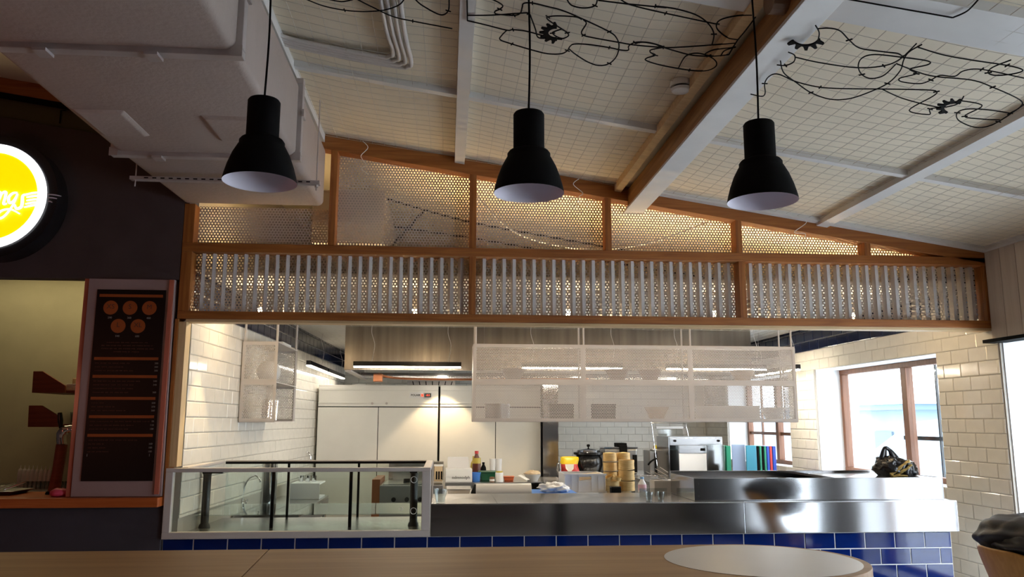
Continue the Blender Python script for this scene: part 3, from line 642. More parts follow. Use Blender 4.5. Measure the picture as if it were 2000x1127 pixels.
# beer tap
bt = thing('beer_tap', (-2.36, 5.45, 1.043), 'red brown beer tap column with chrome head and black handle', 'beer tap')
Yt = 5.42; b0 = at(106, 955, Yt); b1 = at(121, 868, Yt); 
MB().cyl((b0.x, Yt, 1.0435), (b0.x, Yt, 1.06), 0.05, 0.045).build('base', 'black', bt, smooth=40)
MB().tube([(b0.x, Yt, 1.06), b0+Vector((0.01, 0, 0.1)), b1], [0.036, 0.032, 0.034], 16).build('column', 'redwood', bt, smooth=40)
MB().tube(smooth_path([b1, at(120, 852, Yt), at(126, 842, Yt), at(140, 838, Yt), at(150, 845, Yt)], 4), [0.030]*5+[0.034]*5+[0.026]*5+[0.018]*2, 16).build('head', 'chrome', bt, smooth=50)
MB().tube([at(119, 838, Yt), at(118, 822, Yt), at(117, 806, Yt)], [0.010, 0.017, 0.013], 12).build('handle', 'gblack', bt, smooth=50)
MB().box(at(80, 958, Yt).x, at(130, 958, Yt).x, 5.50, 5.58, 1.0435, 1.058).build('drip_tray', 'black', bt, bevel=0.003)
rd = thing('red_sponge', (-2.4, 5.3, 1.044), 'crumpled red packet beside the beer tap on the bar', 'packet'); p = at(118, 962, 5.25)
blob((p.x, 5.25, 1.066), (0.055, 0.05, 0.026), 0.25, 3, 20, 10, flat=1.0436).build('packet', 'pinkred', rd, smooth=True)
sqb = None; kinds = ['leftmost', 'second', 'third', 'fourth', 'fifth', 'sixth', 'seventh', 'eighth', 'last']
for i in range(9):
    p = at(38+8.2*i, 938, 6.35-0.02*i)
    if sqb is None:
        sqb = thing('squeeze_bottle', (p.x, p.y, 1.021), '', 'bottle', 'white squeeze bottles in the bar alcove')
        MB().lathe([(0, 0), (0.0165, 0), (0.0165, 0.10), (0.013, 0.115), (0, 0.115)], (p.x, p.y, 1.021), 12).build('body', 'white', sqb, smooth=40)
        MB().lathe([(0.014, 0.115), (0.012, 0.124), (0.004, 0.132), (0.002, 0.155), (0, 0.155)], (p.x, p.y, 1.021), 12).build('nozzle', 'white', sqb, smooth=40); o = sqb
    else: o = copy_tree(sqb, (p.x, p.y, 1.021))
    o['label'] = 'white squeeze bottle with nozzle on the back bar, %s of its row from the left' % kinds[i]
gl = None
for i in range(11):
    p = at(50+8.3*i, 950, 6.1)
    if gl is None: gl = MB().lathe([(0, 0), (0.017, 0), (0.02, 0.055), (0.018, 0.055), (0.0155, 0.005), (0, 0.005)], (p.x, 6.1, 1.0205), 12).build('bar_glass', 'acryl', smooth=40); tag(gl, '', 'glass', 'small glasses along the back bar'); o = gl
    else: o = gl.copy(); COL.objects.link(o); o.location.x = p.x
    o['label'] = 'small clear glass in front of the squeeze bottles, %s from the left' % (['leftmost', 'second', 'third', 'fourth', 'fifth', 'sixth', 'seventh', 'eighth', 'ninth', 'tenth', 'last'][i])
ty = thing('serving_tray', (-2.85, 5.5, 1.044), 'dark tray with cutlery at the left end of the bar', 'tray'); p = at(22, 952, 5.5)
MB().hexa([(p.x-.16, 5.35, 1.0436), (p.x+.06, 5.35, 1.0436), (p.x+.06, 5.58, 1.0436), (p.x-.16, 5.58, 1.0436), (p.x-.2, 5.32, 1.068), (p.x+.1, 5.32, 1.068), (p.x+.1, 5.6, 1.068), (p.x-.2, 5.6, 1.068)]).build('tray_body', 'dsteel', ty, bevel=0.004)
for k in range(4): MB().tube([(p.x-.15+.05*k, 5.42, 1.073), (p.x-.1+.06*k, 5.5, 1.078+.012*k)], 0.005, 6).build('spoon', 'chrome', ty)
# ------------------------------------------------------------------ pendant lamps
def lamp(px, pcord, label):
    p = at(*px, 2.45); z0 = p.z-0.012; t = thing('pendant_lamp', (p.x, 2.45, z0), label, 'pendant lamp', 'black pendant lamps in a row')
    prof = [(0.112, 0), (0.1115, 0.006), (0.108, 0.022), (0.100, 0.052), (0.088, 0.085), (0.074, 0.112), (0.069, 0.120), (0.069, 0.130), (0.064, 0.137), (0.052, 0.142), (0.050, 0.150), (0.050, 0.262), (0.046, 0.268), (0.008, 0.270), (0.006, 0.282), (0.0, 0.283)]
    MB().lathe(prof, (p.x, 2.45, z0), 40).build('shade', 'black', t, smooth=40)
    inn = [(0.112, 0), (0.1095, 0.0035), (0.105, 0.022), (0.097, 0.052), (0.085, 0.083), (0.071, 0.110), (0.05, 0.130), (0.03, 0.134), (0, 0.134)]
    MB().lathe(inn, (p.x, 2.45, z0), 40).build('inner_shade', 'shadein', t, smooth=40)
    MB().tube(smooth_path([(p.x, 2.45, z0+0.282), (p.x+0.004, 2.45, z0+0.5), (p.x-0.002, 2.45, z0+0.8), (p.x, 2.45, zc(p.x)-0.001)], 5), 0.0034, 8).build('cord', 'black', t, smooth=True)
    MB().lathe([(0, 0), (0.022, 0.0), (0.02, 0.02), (0, 0.02)], (p.x, 2.45, z0+0.10), 16).build('socket', 'white', t, smooth=40)
lamp((508, 349), None, 'black pendant lamp with white inside hanging left in front of the duct')
lamp((1033, 371), None, 'black pendant lamp with white inside hanging in the middle of the row')
lamp((1489, 387), None, 'black pendant lamp with white inside hanging right of the roof beam')
# ------------------------------------------------------------------ wire drawings on the nets
def Z5(sc, ox, oy, pts): return [(ox+a/sc, oy+b/sc) for a, b in pts]
def wires(name, label, paths, gears, drop=0.05, r=0.0030, ticks=()):
    pl = (0, 0, 3.27-drop); P0 = [[atp(x, y, pl, CN) for x, y in p] for p in paths]
    allp = [q for p in P0 for q in p]; c = sum(allp, Vector())/len(allp); t = thing(name, c, label, 'wire art', 'black wire drawings on the ceiling nets')
    for p in P0: MB().tube(smooth_path(p, 6), r, 6).build('wire', 'black', t, smooth=True)
    for (cx, cy, ri, ro_, a0, a1, nt, sq) in gears:
        mb = MB(); n = nt*4; top = []; bot = []
        for i in range(n+1):
            a = math.radians(a0+(a1-a0)*i/n); k = ro_*(1.0 if i % 4 in (1, 2) else 0.72)
            top.append(atp(cx+k*math.cos(a), cy-sq*k*math.sin(a), pl, CN)); bot.append(atp(cx+ri*math.cos(a), cy-sq*ri*math.sin(a), pl, CN))
        m = n+1; off = Vector((0, 0, -0.006)); v = top+bot+[q+off for q in top]+[q+off for q in bot]; f = []
        for i in range(n): f += [(i, i+1, m+i+1, m+i), (2*m+i, 3*m+i, 3*m+i+1, 2*m+i+1), (i, 2*m+i, 2*m+i+1, i+1), (m+i, m+i+1, 3*m+i+1, 3*m+i)]
        mb.add(v, f).build('cog', 'black', t)
    for p in P0:
        for k in range(3, len(p)-1, 4):
            q = p[k]; d = (p[k+1]-p[k-1]).normalized(); s = CN.cross(d)*0.012; MB().tube([q-s, q+s], 0.003, 5).build('tie', 'black', t)
A = lambda pts: Z5(5, 900, 0, pts); B = lambda pts: Z5(3.757, 1240, 0, pts); Cc = lambda pts: Z5(2.817, 1300, 0, pts); E_ = lambda pts: Z5(3.757, 540, 0, pts)
wires('wire_drawing', 'black wire drawing with looping outlines above the middle pendant lamp', [
    A([(60, -60), (62, 60), (64, 200)]), A([(60, 150), (300, 148), (560, 130), (660, 130), (690, 180), (730, 290), (755, 365), (850, 375), (990, 385)]), A([(60, 200), (250, 245), (450, 295), (510, 290), (640, 305), (830, 355), (990, 385)]),
    A([(300, -10), (380, 30), (410, 60), (380, 90), (335, 110), (340, 135), (400, 143), (520, 150), (580, 130), (600, 70), (615, 33), (700, 30), (850, 65), (1000, 105), (1200, 190), (1450, 310), (1520, 370), (1545, 450), (1520, 550), (1450, 620), (1350, 640), (1240, 605), (1120, 530), (1060, 480)]),
    A([(450, 295), (400, 345), (385, 388), (500, 430), (700, 490), (850, 525), (980, 525), (1040, 495), (1065, 455), (1110, 430), (1250, 435), (1450, 465), (1560, 488), (1635, 490), (1640, 450), (1700, 415), (1800, 412), (1900, 430), (2000, 465)]),
    A([(1180, 190), (1120, 165), (950, 155), (850, 165), (850, 190), (920, 240), (990, 285), (1040, 320), (1050, 350), (1000, 375), (940, 360), (895, 325), (910, 310), (980, 285)]),
    A([(1200, 195), (1225, 230), (1180, 310), (1200, 345), (1300, 370), (1550, 415), (1700, 440), (1980, 465)]),
    A([(1030, -20), (1080, 50), (1200, 78), (1310, 55), (1335, -20)]), A([(1340, 3), (1600, 35), (2000, 75)])+B([(150, 45), (300, 65), (450, 110), (540, 175), (580, 250), (565, 330)]),
    A([(1560, -5), (1640, 40), (1800, 85), (2000, 130)])+B([(400, 135), (590, 175)]), B([(860, 110), (750, 115), (640, 140), (600, 175), (610, 220), (680, 275), (755, 290)]), B([(885, 125), (815, 220), (750, 300), (690, 400)]),
    B([(0, 320), (60, 310), (150, 325), (210, 348), (350, 345), (560, 330), (740, 315)]), B([(210, 348), (300, 375), (420, 405), (560, 412), (690, 400)]),
    B([(210, 348), (120, 365), (115, 385), (150, 405), (90, 425), (85, 445), (200, 480), (400, 515), (520, 518), (590, 490), (595, 450), (540, 410), (450, 390), (370, 415), (320, 500)]), B([(515, 395), (580, 365), (740, 345)]), B([(630, 410), (660, 370), (740, 345)])],
    [(1086, 63, 15, 33, 85, 275, 7, 0.62)])
wires('wire_drawing', 'black wire drawing with fish like loops right of the roof beam', [
    Cc([(825, 140), (845, 180), (838, 225)]), Cc([(835, 158), (900, 155), (960, 170), (1010, 220), (1070, 265), (1200, 285), (1280, 295), (1310, 320)]), Cc([(675, 287), (710, 305), (705, 340), (660, 360), (612, 357)]),
    Cc([(715, 315), (850, 345), (1050, 372), (1200, 362), (1290, 325), (1380, 240)]), Cc([(632, 335), (650, 400), (720, 455), (800, 510), (900, 545), (1000, 545), (1100, 515), (1220, 460), (1290, 390), (1310, 330), (1340, 285), (1410, 245)]),
    Cc([(468, 518), (530, 530), (548, 510), (545, 460), (570, 420), (620, 408), (720, 450), (850, 480), (1000, 488), (1200, 490), (1440, 495), (1490, 505), (1470, 530), (1340, 607), (1450, 630), (1455, 600), (1530, 590)]),
    Cc([(1190, 490), (1300, 540), (1450, 580), (1530, 590), (1610, 570), (1640, 530)]),
    Cc([(1265, 355), (1200, 415), (1130, 432), (1080, 410), (1060, 365), (1080, 320), (1150, 300), (1300, 315), (1440, 335), (1445, 355), (1345, 380), (1380, 405), (1290, 430), (1300, 450), (1400, 460), (1460, 440), (1510, 415), (1590, 420), (1640, 390), (1740, 382), (1972, 430), (2050, 445)]),
    Cc([(1270, 350), (1450, 415), (1680, 440), (1800, 480), (1950, 550), (1950, 590), (1880, 630)]), Cc([(1390, 260), (1520, 300), (1680, 330), (1880, 360), (1965, 385), (1920, 405), (1820, 415), (1775, 400), (1800, 370), (1900, 330)]),
    Cc([(1630, 555), (1720, 570), (1735, 590), (1645, 640), (1740, 655), (1840, 660)]), Cc([(1910, 625), (1780, 605), (1660, 600), (1605, 620), (1610, 660), (1680, 695), (1750, 700), (1830, 670), (1972, 575), (2040, 520)])],
    [(1573, 70, 26, 42, 205, 345, 5, 0.62), (1864, 210, 20, 36, 60, 230, 6, 0.5)], drop=0.155, r=0.0026)
wires('wire_drawing', 'black wire drawing partly visible at the top edge beside the duct', [
    E_([(200, -15), (230, 0), (350, 45), (500, 75), (650, 85), (800, 72), (900, 35), (940, -10)]), E_([(585, -8), (700, 50), (850, 120), (1000, 155), (1290, 210)]), E_([(1015, -8), (1070, 40), (1200, 108), (1260, 80), (1267, -8)]), E_([(390, -3), (480, 12), (560, -3)])], [])
wires('wire_drawing', 'black wire angle in the top right corner of the ceiling', [Cc([(1000, -5), (1300, 48), (1578, 97)]), Cc([(1580, 97), (1660, 60), (1725, -8)])], [])
# ------------------------------------------------------------------ smoke detector and conduits
p = atp(1330, 158, (0, 0, 3.27), CN); sm = thing('smoke_detector', p, 'round white smoke detector on the ceiling left of the roof beam', 'smoke detector')
MB().lathe([(0, 0.0), (0.048, 0.0), (0.052, -0.012), (0.052, -0.03), (0, -0.03)], p, 28).build('base', 'white', sm, smooth=40)
MB().lathe([(0.040, -0.03), (0.040, -0.040), (0, -0.040)], p, 28).build('slot', 'black', sm, smooth=40)
MB().lathe([(0.050, -0.040), (0.044, -0.052), (0.02, -0.06), (0, -0.06)], p, 28).build('cap', 'white', sm, smooth=40)
names = ['outermost', 'second', 'third', 'innermost']
for k in range(4):
    d = 0.028; pl = (0, 0, 3.27-0.03); xb = -0.285+d*(3-k); yb = 3.79+d*(3-k)
    pts = [Vector((-0.86, yb-0.10-0.0*k, zc(-0.86)-0.03)), Vector((-0.8, yb-0.02, zc(-.8)-.03)), Vector((xb-0.10, yb, zc(xb-0.10)-0.03)), Vector((xb-0.02, yb-0.025, zc(xb-0.02)-0.03)), Vector((xb, yb-0.11, zc(xb)-0.03)), Vector((xb-0.02, 3.3, zc(xb)-0.03)), Vector((xb-0.02, 1.6, zc(xb)-0.03))]
    o = MB().tube(smooth_path(pts, 8), 0.0115, 8).build('conduit', 'wpaint', smooth=True); tag(o, 'grey corrugated conduit bending on the ceiling, %s of the four' % names[k], 'conduit', 'corrugated conduits on the ceiling')
for k, q in enumerate((-0.58, 0.87, 2.40)):
    z = zc(q)-0.06; mb = MB(); rr = random.Random(k); P = [(q+rr.uniform(-.05, .05), 5.17, z-0.01-0.035*i+rr.uniform(-.02, .02)) for i in range(6)]
    o = MB().tube(smooth_path([(q, 5.16, zc(q)-0.02)]+P, 6), 0.0022, 5).build('tie_string', 'paper', smooth=True); tag(o, 'loose white string knotted to the net at the rafter, %s' % ('near the duct', 'left of the roof beam', 'right end under the thin batten')[k], 'string', 'strings tying the nets')
# dark cables running over the kitchen ceiling behind the screen
def cable(pts, r, mat, label): o = MB().tube(smooth_path(pts, 8), r, 6).build('cable', mat, smooth=True); tag(o, label, 'cable', 'cables on the kitchen ceiling'); return o
cable([(-0.7, 6.2, 3.3), (0.1, 6.4, 3.13), (1.0, 6.5, 3.0), (2.1, 6.6, 2.85)], 0.008, 'black', 'black cable sloping along the kitchen ceiling behind the upper sheets')
cable([(-0.6, 6.9, 3.2), (0.3, 6.9, 3.08), (1.6, 7.0, 2.9), (2.6, 7.1, 2.78)], 0.008, 'black', 'second black cable parallel behind the first on the kitchen ceiling')
cable([(0.2, 5.6, 3.1), (0.45, 5.6, 2.86), (0.75, 5.6, 2.76), (1.1, 5.6, 2.73), (1.5, 5.6, 2.80), (1.9, 5.6, 2.95)], 0.007, 'paper', 'sagging pale cable behind the middle upper perforated sheet')
cable([(-0.45, 7.4, 3.2), (-0.2, 6.2, 3.15), (-0.45, 5.7, 2.7)], 0.01, 'black', 'black cable dropping behind the sheet next to the duct')
kd = tag(MB().box(-0.95, -0.45, 5.5, 7.2, 2.72, 3.1).build('kitchen_duct', 'dsteel', bevel=0.01), 'dull steel duct box above the kitchen behind the screen', 'duct')
# ------------------------------------------------------------------ serving counter
cw = sempty('wall_counter', (0.8, 5.3, 0)); 
box1('core', 'lgrout', -1.715, 3.335, 5.236, 5.36, 0, 0.788, cw)
box1('return', 'lgrout', 3.2, 3.335, 5.36, 5.85, 0, 0.788, cw)
tiles(cw, (0, 5.2355, 0), (1, 0, 0), (0, -1, 0), (-1.715, 3.335), (0.0, 0.788), 'ctile', 'tile', pw=0.2035, ph=0.102, v0=0.788-0.102*8, u0=at(1055.5, 1055, 5.23).x, gap=0.007, bev=0.002, dep=0.003, key=lambda c: -c[1]*10)
ct = thing('steel_counter', (1.6, 5.55, 0.79), 'long brushed steel counter with deep front apron over blue tiles', 'counter')
box1('apron', 'steel', -0.085, 1.93, 5.196, 5.22, 0.792, 0.985, ct, bevel=0.002); box1('apron', 'steel', 1.932, 3.372, 5.196, 5.22, 0.793, 0.986, ct, bevel=0.002)
box1('top_sheet', 'steelX', -0.085, 0.33, 5.198, 5.9, 0.9855, 0.99, ct, bevel=0.001); box1('top_sheet', 'steelX', 0.332, 1.93, 5.198, 5.9, 0.9855, 0.99, ct, bevel=0.001); box1('top_sheet', 'steelX', 1.932, 3.372, 5.198, 5.9, 0.9855, 0.99, ct, bevel=0.001)
box1('side_panel', 'steel', 3.35, 3.372, 5.221, 5.9, 0.793, 0.985, ct)
# open steel trough standing on the counter
tr = thing('steel_trough', (2.48, 5.55, 0.99), 'open topped steel trough box standing on the right of the counter', 'trough')
x0, x1, y0, y1, z0, z1, t = 1.625, 3.335, 5.27, 5.83, 0.9905, 1.135, 0.012
box1('front_panel', 'steel', x0, x1, y0, y0+t, z0, z1, tr, bevel=0.002); box1('back_panel', 'steel', x0, x1, y1-t, y1, z0, z1+0.015, tr, bevel=0.002)
box1('end_panel', 'steel', x0, x0+t, y0+t, y1-t, z0, z1, tr, bevel=0.002); box1('end_panel', 'steel', x1-t, x1, y0+t, y1-t, z0, z1, tr, bevel=0.002)
box1('lid_sheet', 'steelX', 2.62, x1-t, y0+t, y1-t, z1-0.02, z1-0.004, tr); box1('inner_shelf', 'dsteel', x0+t, 2.615, y0+t, y1-t, z1-0.07, z1-0.06, tr)
for x in (x0+0.03, x1-0.03):
    for z in (1.02, 1.10): MB().cyl((x, y0-0.003, z), (x, y0, z), 0.006, n=10).build('rivet', 'chrome', tr)
# black carrier bag on the trough
bg = thing('carrier_bag', (2.9, 5.55, 1.135), 'crumpled black plastic carrier bag with gold print on the steel trough', 'bag')
p = at(1738, 930, 5.5); q = at(1770, 920, 5.48)
zb = 1.132
blob((p.x, 5.5, zb+0.05), (0.098, 0.09, 0.075), 0.28, 5, 56, 30, 3.4, flat=zb).build('bag_body', 'bag', bg, smooth=True)
blob((q.x-0.01, 5.48, zb+0.045), (0.08, 0.065, 0.06), 0.28, 9, 48, 28, 3.4, flat=zb).build('bag_body', 'bag', bg, smooth=True)
def strap(pts, w0): 
    P = smooth_path([at(a, b, 5.5) for a, b in pts], 5); mb = MB(); m = len(P); v = []
    for i, pp in enumerate(P):
        tt = i/(m-1); ww = w0*(0.25+0.75*abs(2*tt-1)**1.5); d = (P[min(i+1, m-1)]-P[max(i-1, 0)]).normalized(); s_ = Vector((-d.z, 0, d.x))*ww
        v += [pp+s_+Vector((0, -.004, 0)), pp-s_+Vector((0, -.004, 0)), pp-s_+Vector((0, .004, 0)), pp+s_+Vector((0, .004, 0))]
    f = []
    for i in range(m-1):
        for k in range(4): f.append((4*i+k, 4*i+(k+1) % 4, 4*i+4+(k+1) % 4, 4*i+4+k))
    mb.add(v, f).build('handle', 'bag', bg, smooth=True)
strap([(1722, 920), (1725, 892), (1729, 875), (1738, 880), (1744, 890), (1757, 912)], 0.042)
def ribbon(pts, w0, name, mat, Y):
    P = smooth_path([at(a, b, Y) for a, b in pts], 6); mb = MB(); m = len(P); v = []
    for i, pp in enumerate(P):
        d = (P[min(i+1, m-1)]-P[max(i-1, 0)]).normalized(); ww = w0*(0.7+0.5*noise.noise(Vector((i*0.45, w0*90, 0)))); s_ = Vector((-d.z, 0, d.x))*ww; q = Vector((0, 0.012*noise.noise(Vector((i*0.7, 3, w0*50))), 0))
        v += [pp+s_+q, pp+q*-1+Vector((0, -.012, 0)), pp-s_+q, pp+Vector((0, .02, 0))]
    f = []
    for i in range(m-1):
        for k in range(4): f.append((4*i+k, 4*i+(k+1) % 4, 4*i+4+(k+1) % 4, 4*i+4+k))
    mb.add(v, f).build(name, mat, bg, smooth=25)
ribbon([(1740, 928), (1752, 919), (1764, 908), (1776, 900)], 0.016, 'gold_fold', 'gold', 5.41); ribbon([(1750, 931), (1762, 921), (1772, 915), (1780, 907)], 0.013, 'gold_fold', 'gold', 5.405); ribbon([(1744, 931), (1758, 929), (1772, 930)], 0.010, 'gold_fold', 'gold', 5.40)
# ------------------------------------------------------------------ glass display case
ca = thing('display_case', (-0.9, 5.7, 0.79), 'low glass display case in white frame left of the steel counter', 'display case')
X0, X1, Ya, Yb, Za, Zb = -1.712, -0.09, 5.195, 6.22, 0.791, 1.213
def cbx(name, mat, *a, bevel=0.003): return box1(name, mat, *a, ca, bevel=bevel)
cbx('bottom_rail', 'wpaint', X0, X1, Ya, Ya+0.05, Za, 0.83); cbx('top_rail', 'wpaint', X0, X1, Ya, Ya+0.045, 1.188, Zb)
cbx('stile', 'wpaint', X0, X0+0.045, Ya, Ya+0.045, 0.83, 1.188); cbx('stile', 'wpaint', X1-0.055, X1, Ya, Ya+0.045, 0.83, 1.188)
cbx('top_rail', 'wpaint', X1-0.05, X1, Ya+0.045, Yb, 1.19, Zb); cbx('top_rail', 'wpaint', -1.655, -1.615, Ya+0.125, Yb, 1.195, Zb); cbx('top_rail', 'wpaint', -1.615, X1-0.05, Yb-0.03, Yb, 1.2, Zb)
cbx('rail_strip', 'black', -1.615, X1-0.05, Yb-0.034, Yb-0.0305, 1.188, 1.205)
cbx('stile', 'wpaint', X1-0.012, X1, Yb-0.02, Yb, Za, 1.19)
cbx('base_tray', 'steelX', X0+0.06, X1-0.012, Ya+0.051, Yb, 0.792, 0.80); cbx('reflection_line', 'paleX', X0+0.12, X1-0.06, 5.36, 5.372, 0.8, 0.806)  # pale strip stands in for a bright reflection on the case floor
cbx('front_glass', 'glass', X0+0.045, X1-0.055, Ya+0.018, Ya+0.024, 0.83, 1.188, bevel=0); cbx('side_glass', 'glass', X1-0.03, X1-0.024, Ya+0.046, Yb-0.021, 0.833, 1.19, bevel=0)
cbx('back_glass', 'glass', -1.61, X1-0.05, Yb-0.016, Yb-0.01, 0.833, 1.2, bevel=0); cbx('glass_shelf', 'glass', -1.6, X1-0.06, 5.45, 6.15, 0.90, 0.906, bevel=0)
for px in (427, 563, 700): x = at(px, 960, Yb).x; cbx('seal', 'black', x-0.008, x+0.008, Yb-0.022, Yb-0.006, 0.801, 1.2, bevel=0)
for px, w_ in ((380, 0.005), (533, 0.010), (685, 0.010)): x = at(px, 960, 5.62).x; cbx('divider', 'black', x-w_, x+w_, 5.61, 5.63, 0.801, 1.185, bevel=0)
for px in (402, 808):
    x = at(px, 980, 5.66).x; pm = MB().lathe([(0, 0), (0.038, 0), (0.034, 0.018), (0.026, 0.03), (0.026, 0.34), (0.03, 0.352), (0, 0.352)], (x, 5.66, 0.8005), 18).build('column', 'darkpost', ca, smooth=40)
    MB().box(x-0.03, x+0.10 if px < 600 else x+0.02, 5.645, 5.675, 1.153, 1.168).build('bracket', 'black', ca)
for px, py, r in ((808.5, 937, 0.019), (807.5, 998, 0.019), (783.5, 994, 0.011)):
    c = at(px, py, Ya+0.012); MB().tube([c+Vector((r*math.cos(a*math.pi/12), 0, r*math.sin(a*math.pi/12))) for a in range(24)], 0.0016, 6, closed=True).build('finger_ring', 'white', ca, smooth=True)
# small things on the counter
def tumbler(px, py, Y, h, r, label, mat='acryl'):
    p = at(px, py, Y); o = MB().lathe([(0, 0), (r*0.62, 0), (r*0.7, h*0.3), (r, h*0.8), (r, h), (r*0.93, h), (r*0.9, h*0.8), (r*0.6, h*0.1), (0, h*0.08)], (p.x, Y, 0.9905), 20).build('tumbler', mat, smooth=40); tag(o, label, 'glass'); return o
tumbler(860, 984, 5.24, 0.088, 0.042, 'cut glass tumbler at the left end of the steel counter')
tumbler(1268, 984, 5.32, 0.055, 0.03, 'clear plastic cup on the counter below the pink bottle'); tumbler(1291, 984, 5.34, 0.055, 0.03, 'clear plastic cup beside the trough end')
rk_ = thing('acrylic_stand', (1.45, 5.8, 0.991), 'clear acrylic stand on the counter left of the trough', 'stand')
p = at(1252, 966, 5.8); MB().box(p.x-0.01, p.x+0.19, 5.80, 5.806, 0.9905, 1.03).build('front_sheet', 'acryl', rk_); MB().box(p.x-0.01, p.x-0.004, 5.6, 5.799, 0.9905, 1.03).build('side_sheet', 'acryl', rk_)
ps = thing('paper_menus', (1.55, 5.95, 0.92), 'fan of white menu sheets leaning beside the trough', 'papers')
for k in range(4):
    a = at(1266+9*k, 924-3*k, 6.0); b = at(1305, 944-7*k, 5.92); d = (b-a); n_ = Vector((0, 1, 0)); mb = MB().prism([a, b, b+Vector((0.02, 0.1, -0.005)), a+Vector((0.02, 0.14, 0))], (0, 0, 0.004)); mb.build('sheet', 'paper', ps)
pb = thing('paper_crate', (1.55, 6.0, 0.9), 'white box with papers behind the counter left of the trough', 'box')
P = [at(1276, 938, 5.95), at(1305, 945, 5.93)]; MB().box(P[0].x, P[1].x+0.05, 5.92, 6.06, 0.90, P[0].z).build('box_body', 'frost', pb, bevel=0.003)
box1('rail_table', 'dsteel', P[0].x-0.005, 3.3, 5.915, 6.25, 0.0, 0.899); tag(bpy.data.objects['rail_table'], 'dull steel cabinet behind the counter carrying the white paper box', 'cabinet')
# ------------------------------------------------------------------ dining table, chair, coat
tb = thing('bar_table', (-0.5, 2.87, 0), 'long oak table with rounded end in the foreground', 'table')
cx, cyy, r = 1.115, 2.868, 0.362; zt = 1.02
n = 32; arc = [(cx+r*math.sin(math.pi*i/n), cyy+r*math.cos(math.pi*i/n), zt-0.03) for i in range(n+1)]
MB().prism(arc[::-1]+[(-0.662, cyy+r, zt-0.03), (-0.618, cyy-r, zt-0.03)], (0, 0, 0.03)).build('top_board', 'tableX', tb, bevel=0.003)
MB().prism([(-0.620, cyy-r, zt-0.03), (-0.664, cyy+r, zt-0.03), (-2.6, cyy+r, zt-0.03), (-2.6, cyy-r, zt-0.03)], (0, 0, 0.03)).build('top_board', 'tableX', tb, bevel=0.003)
MB().cyl((cx, cyy, zt-0.002), (cx, cyy, zt+0.0012), 0.335, n=64).build('inlay_disc', 'tableW', tb)
MB().prism([(p_[0]*1.0+0.001*(p_[0]-cx)/r, p_[1]+0.001*(p_[1]-cyy)/r, zt-0.045) for p_ in arc[::-1]]+[(0.9, cyy+r+.001, zt-.045), (0.9, cyy-r-.001, zt-.045)], (0, 0, 0.0149)).build('edge_band', 'dsteel', tb)
for x in (-2.2, -0.6, 1.05):
    MB().box(x-0.03, x+0.03, cyy-0.26, cyy-0.20, 0, zt-0.045).build('leg', 'black', tb); MB().box(x-0.03, x+0.03, cyy+0.2, cyy+0.26, 0, zt-0.045).build('leg', 'black', tb); MB().box(x-0.03, x+0.03, cyy-0.2, cyy+0.2, 0.12, 0.16).build('stretcher', 'black', tb)
ch = thing('shell_chair', (2.85, 3.7, 0), 'tan moulded wooden shell chair near the right wall', 'chair')
mb = MB(); nu, nv = 14, 12; v = []     # bent shell, back to the left, seat to the right
for j in range(nv+1):
    s_ = j/nv
    for i in range(nu+1):
        t_ = i/nu*2-1; 
        if s_ < 0.5: q = s_/0.5; x = 2.95-0.36*q*(1)+0.05; z = 0.46-0.02*math.sin(q*math.pi); 
        else: q = (s_-0.5)/0.5; x = 2.64-0.16*q**1.2; z = 0.47+0.45*q
        wv = 0.23*(1-0.12*max(0, s_-0.8)/0.2)
        v.append((x+(0.07*t_*t_*(1 if s_ > 0.45 else 0)), 3.72+wv*t_, z+(0.05*t_*t_ if s_ < 0.5 else -0.06*max(0, abs(t_)-0.5)**1.5*(s_ > 0.85))))
f = [(j*(nu+1)+i, j*(nu+1)+i+1, (j+1)*(nu+1)+i+1, (j+1)*(nu+1)+i) for j in range(nv) for i in range(nu)]
mb.add(v, f).build('shell', 'chair', ch, smooth=True, solid=0.014, subd=1)
for (a, b) in ((2.68, 3.56), (2.68, 3.88), (2.95, 3.56), (2.95, 3.88)): MB().cyl((a, b, 0.445), (a+(a-2.81)*0.35, b+(b-3.72)*0.35, 0), 0.014, 0.010, 10).build('leg', 'black', ch, smooth=40)
co = thing('draped_jacket', (2.66, 3.72, 0.7), 'black quilted jacket draped over the back of the tan chair', 'jacket')
blob((2.70, 3.74, 0.955), (0.20, 0.26, 0.125), 0.14, 12, 96, 48, 2.4, fold=0.07).build('jacket_body', 'coat', co, smooth=True)
blob((2.60, 3.66, 0.93), (0.11, 0.16, 0.075), 0.14, 4, 64, 36, 2.4, fold=0.08).build('sleeve', 'coat', co, smooth=True)
blob((2.80, 3.60, 0.88), (0.14, 0.15, 0.15), 0.14, 8, 64, 36, 2.4, fold=0.08).build('sleeve', 'coat', co, smooth=True)
ch.location.x += 0.08; co.location.x += 0.09; co.location.z -= 0.015
# ------------------------------------------------------------------ hanging perforated shelves
def perfbox(mb, o, U, V, w_, h_, pitch=0.0136, r=0.0043, m=0.018):
    perf(mb, o, U, V, (m, w_-m), (m, h_-m), pitch, r, lambda u, v: 1 if (m-0.001 <= u <= w_-m and m-0.001 <= v <= h_-m) else 0); return mb
def margin(mb, o, U, V, w_, h_, m=0.022):
    o = Vector(o); U = Vector(U); V = Vector(V); N_ = U.cross(V)*0.0015
    for (a, b, c, d) in ((0, w_, 0, m), (0, w_, h_-m, h_), (0, m, m, h_-m), (w_-m, w_, m, h_-m)):
        q = [o+U*a+V*c-N_, o+U*b+V*c-N_, o+U*b+V*d-N_, o+U*a+V*d-N_]; mb.hexa(q+[p+2*N_ for p in q])
    return mb
Yc, dp = 6.5, 0.27; xl, xr, zb, zm, ztp = 0.213, 2.905, 1.501, 1.815, 2.12
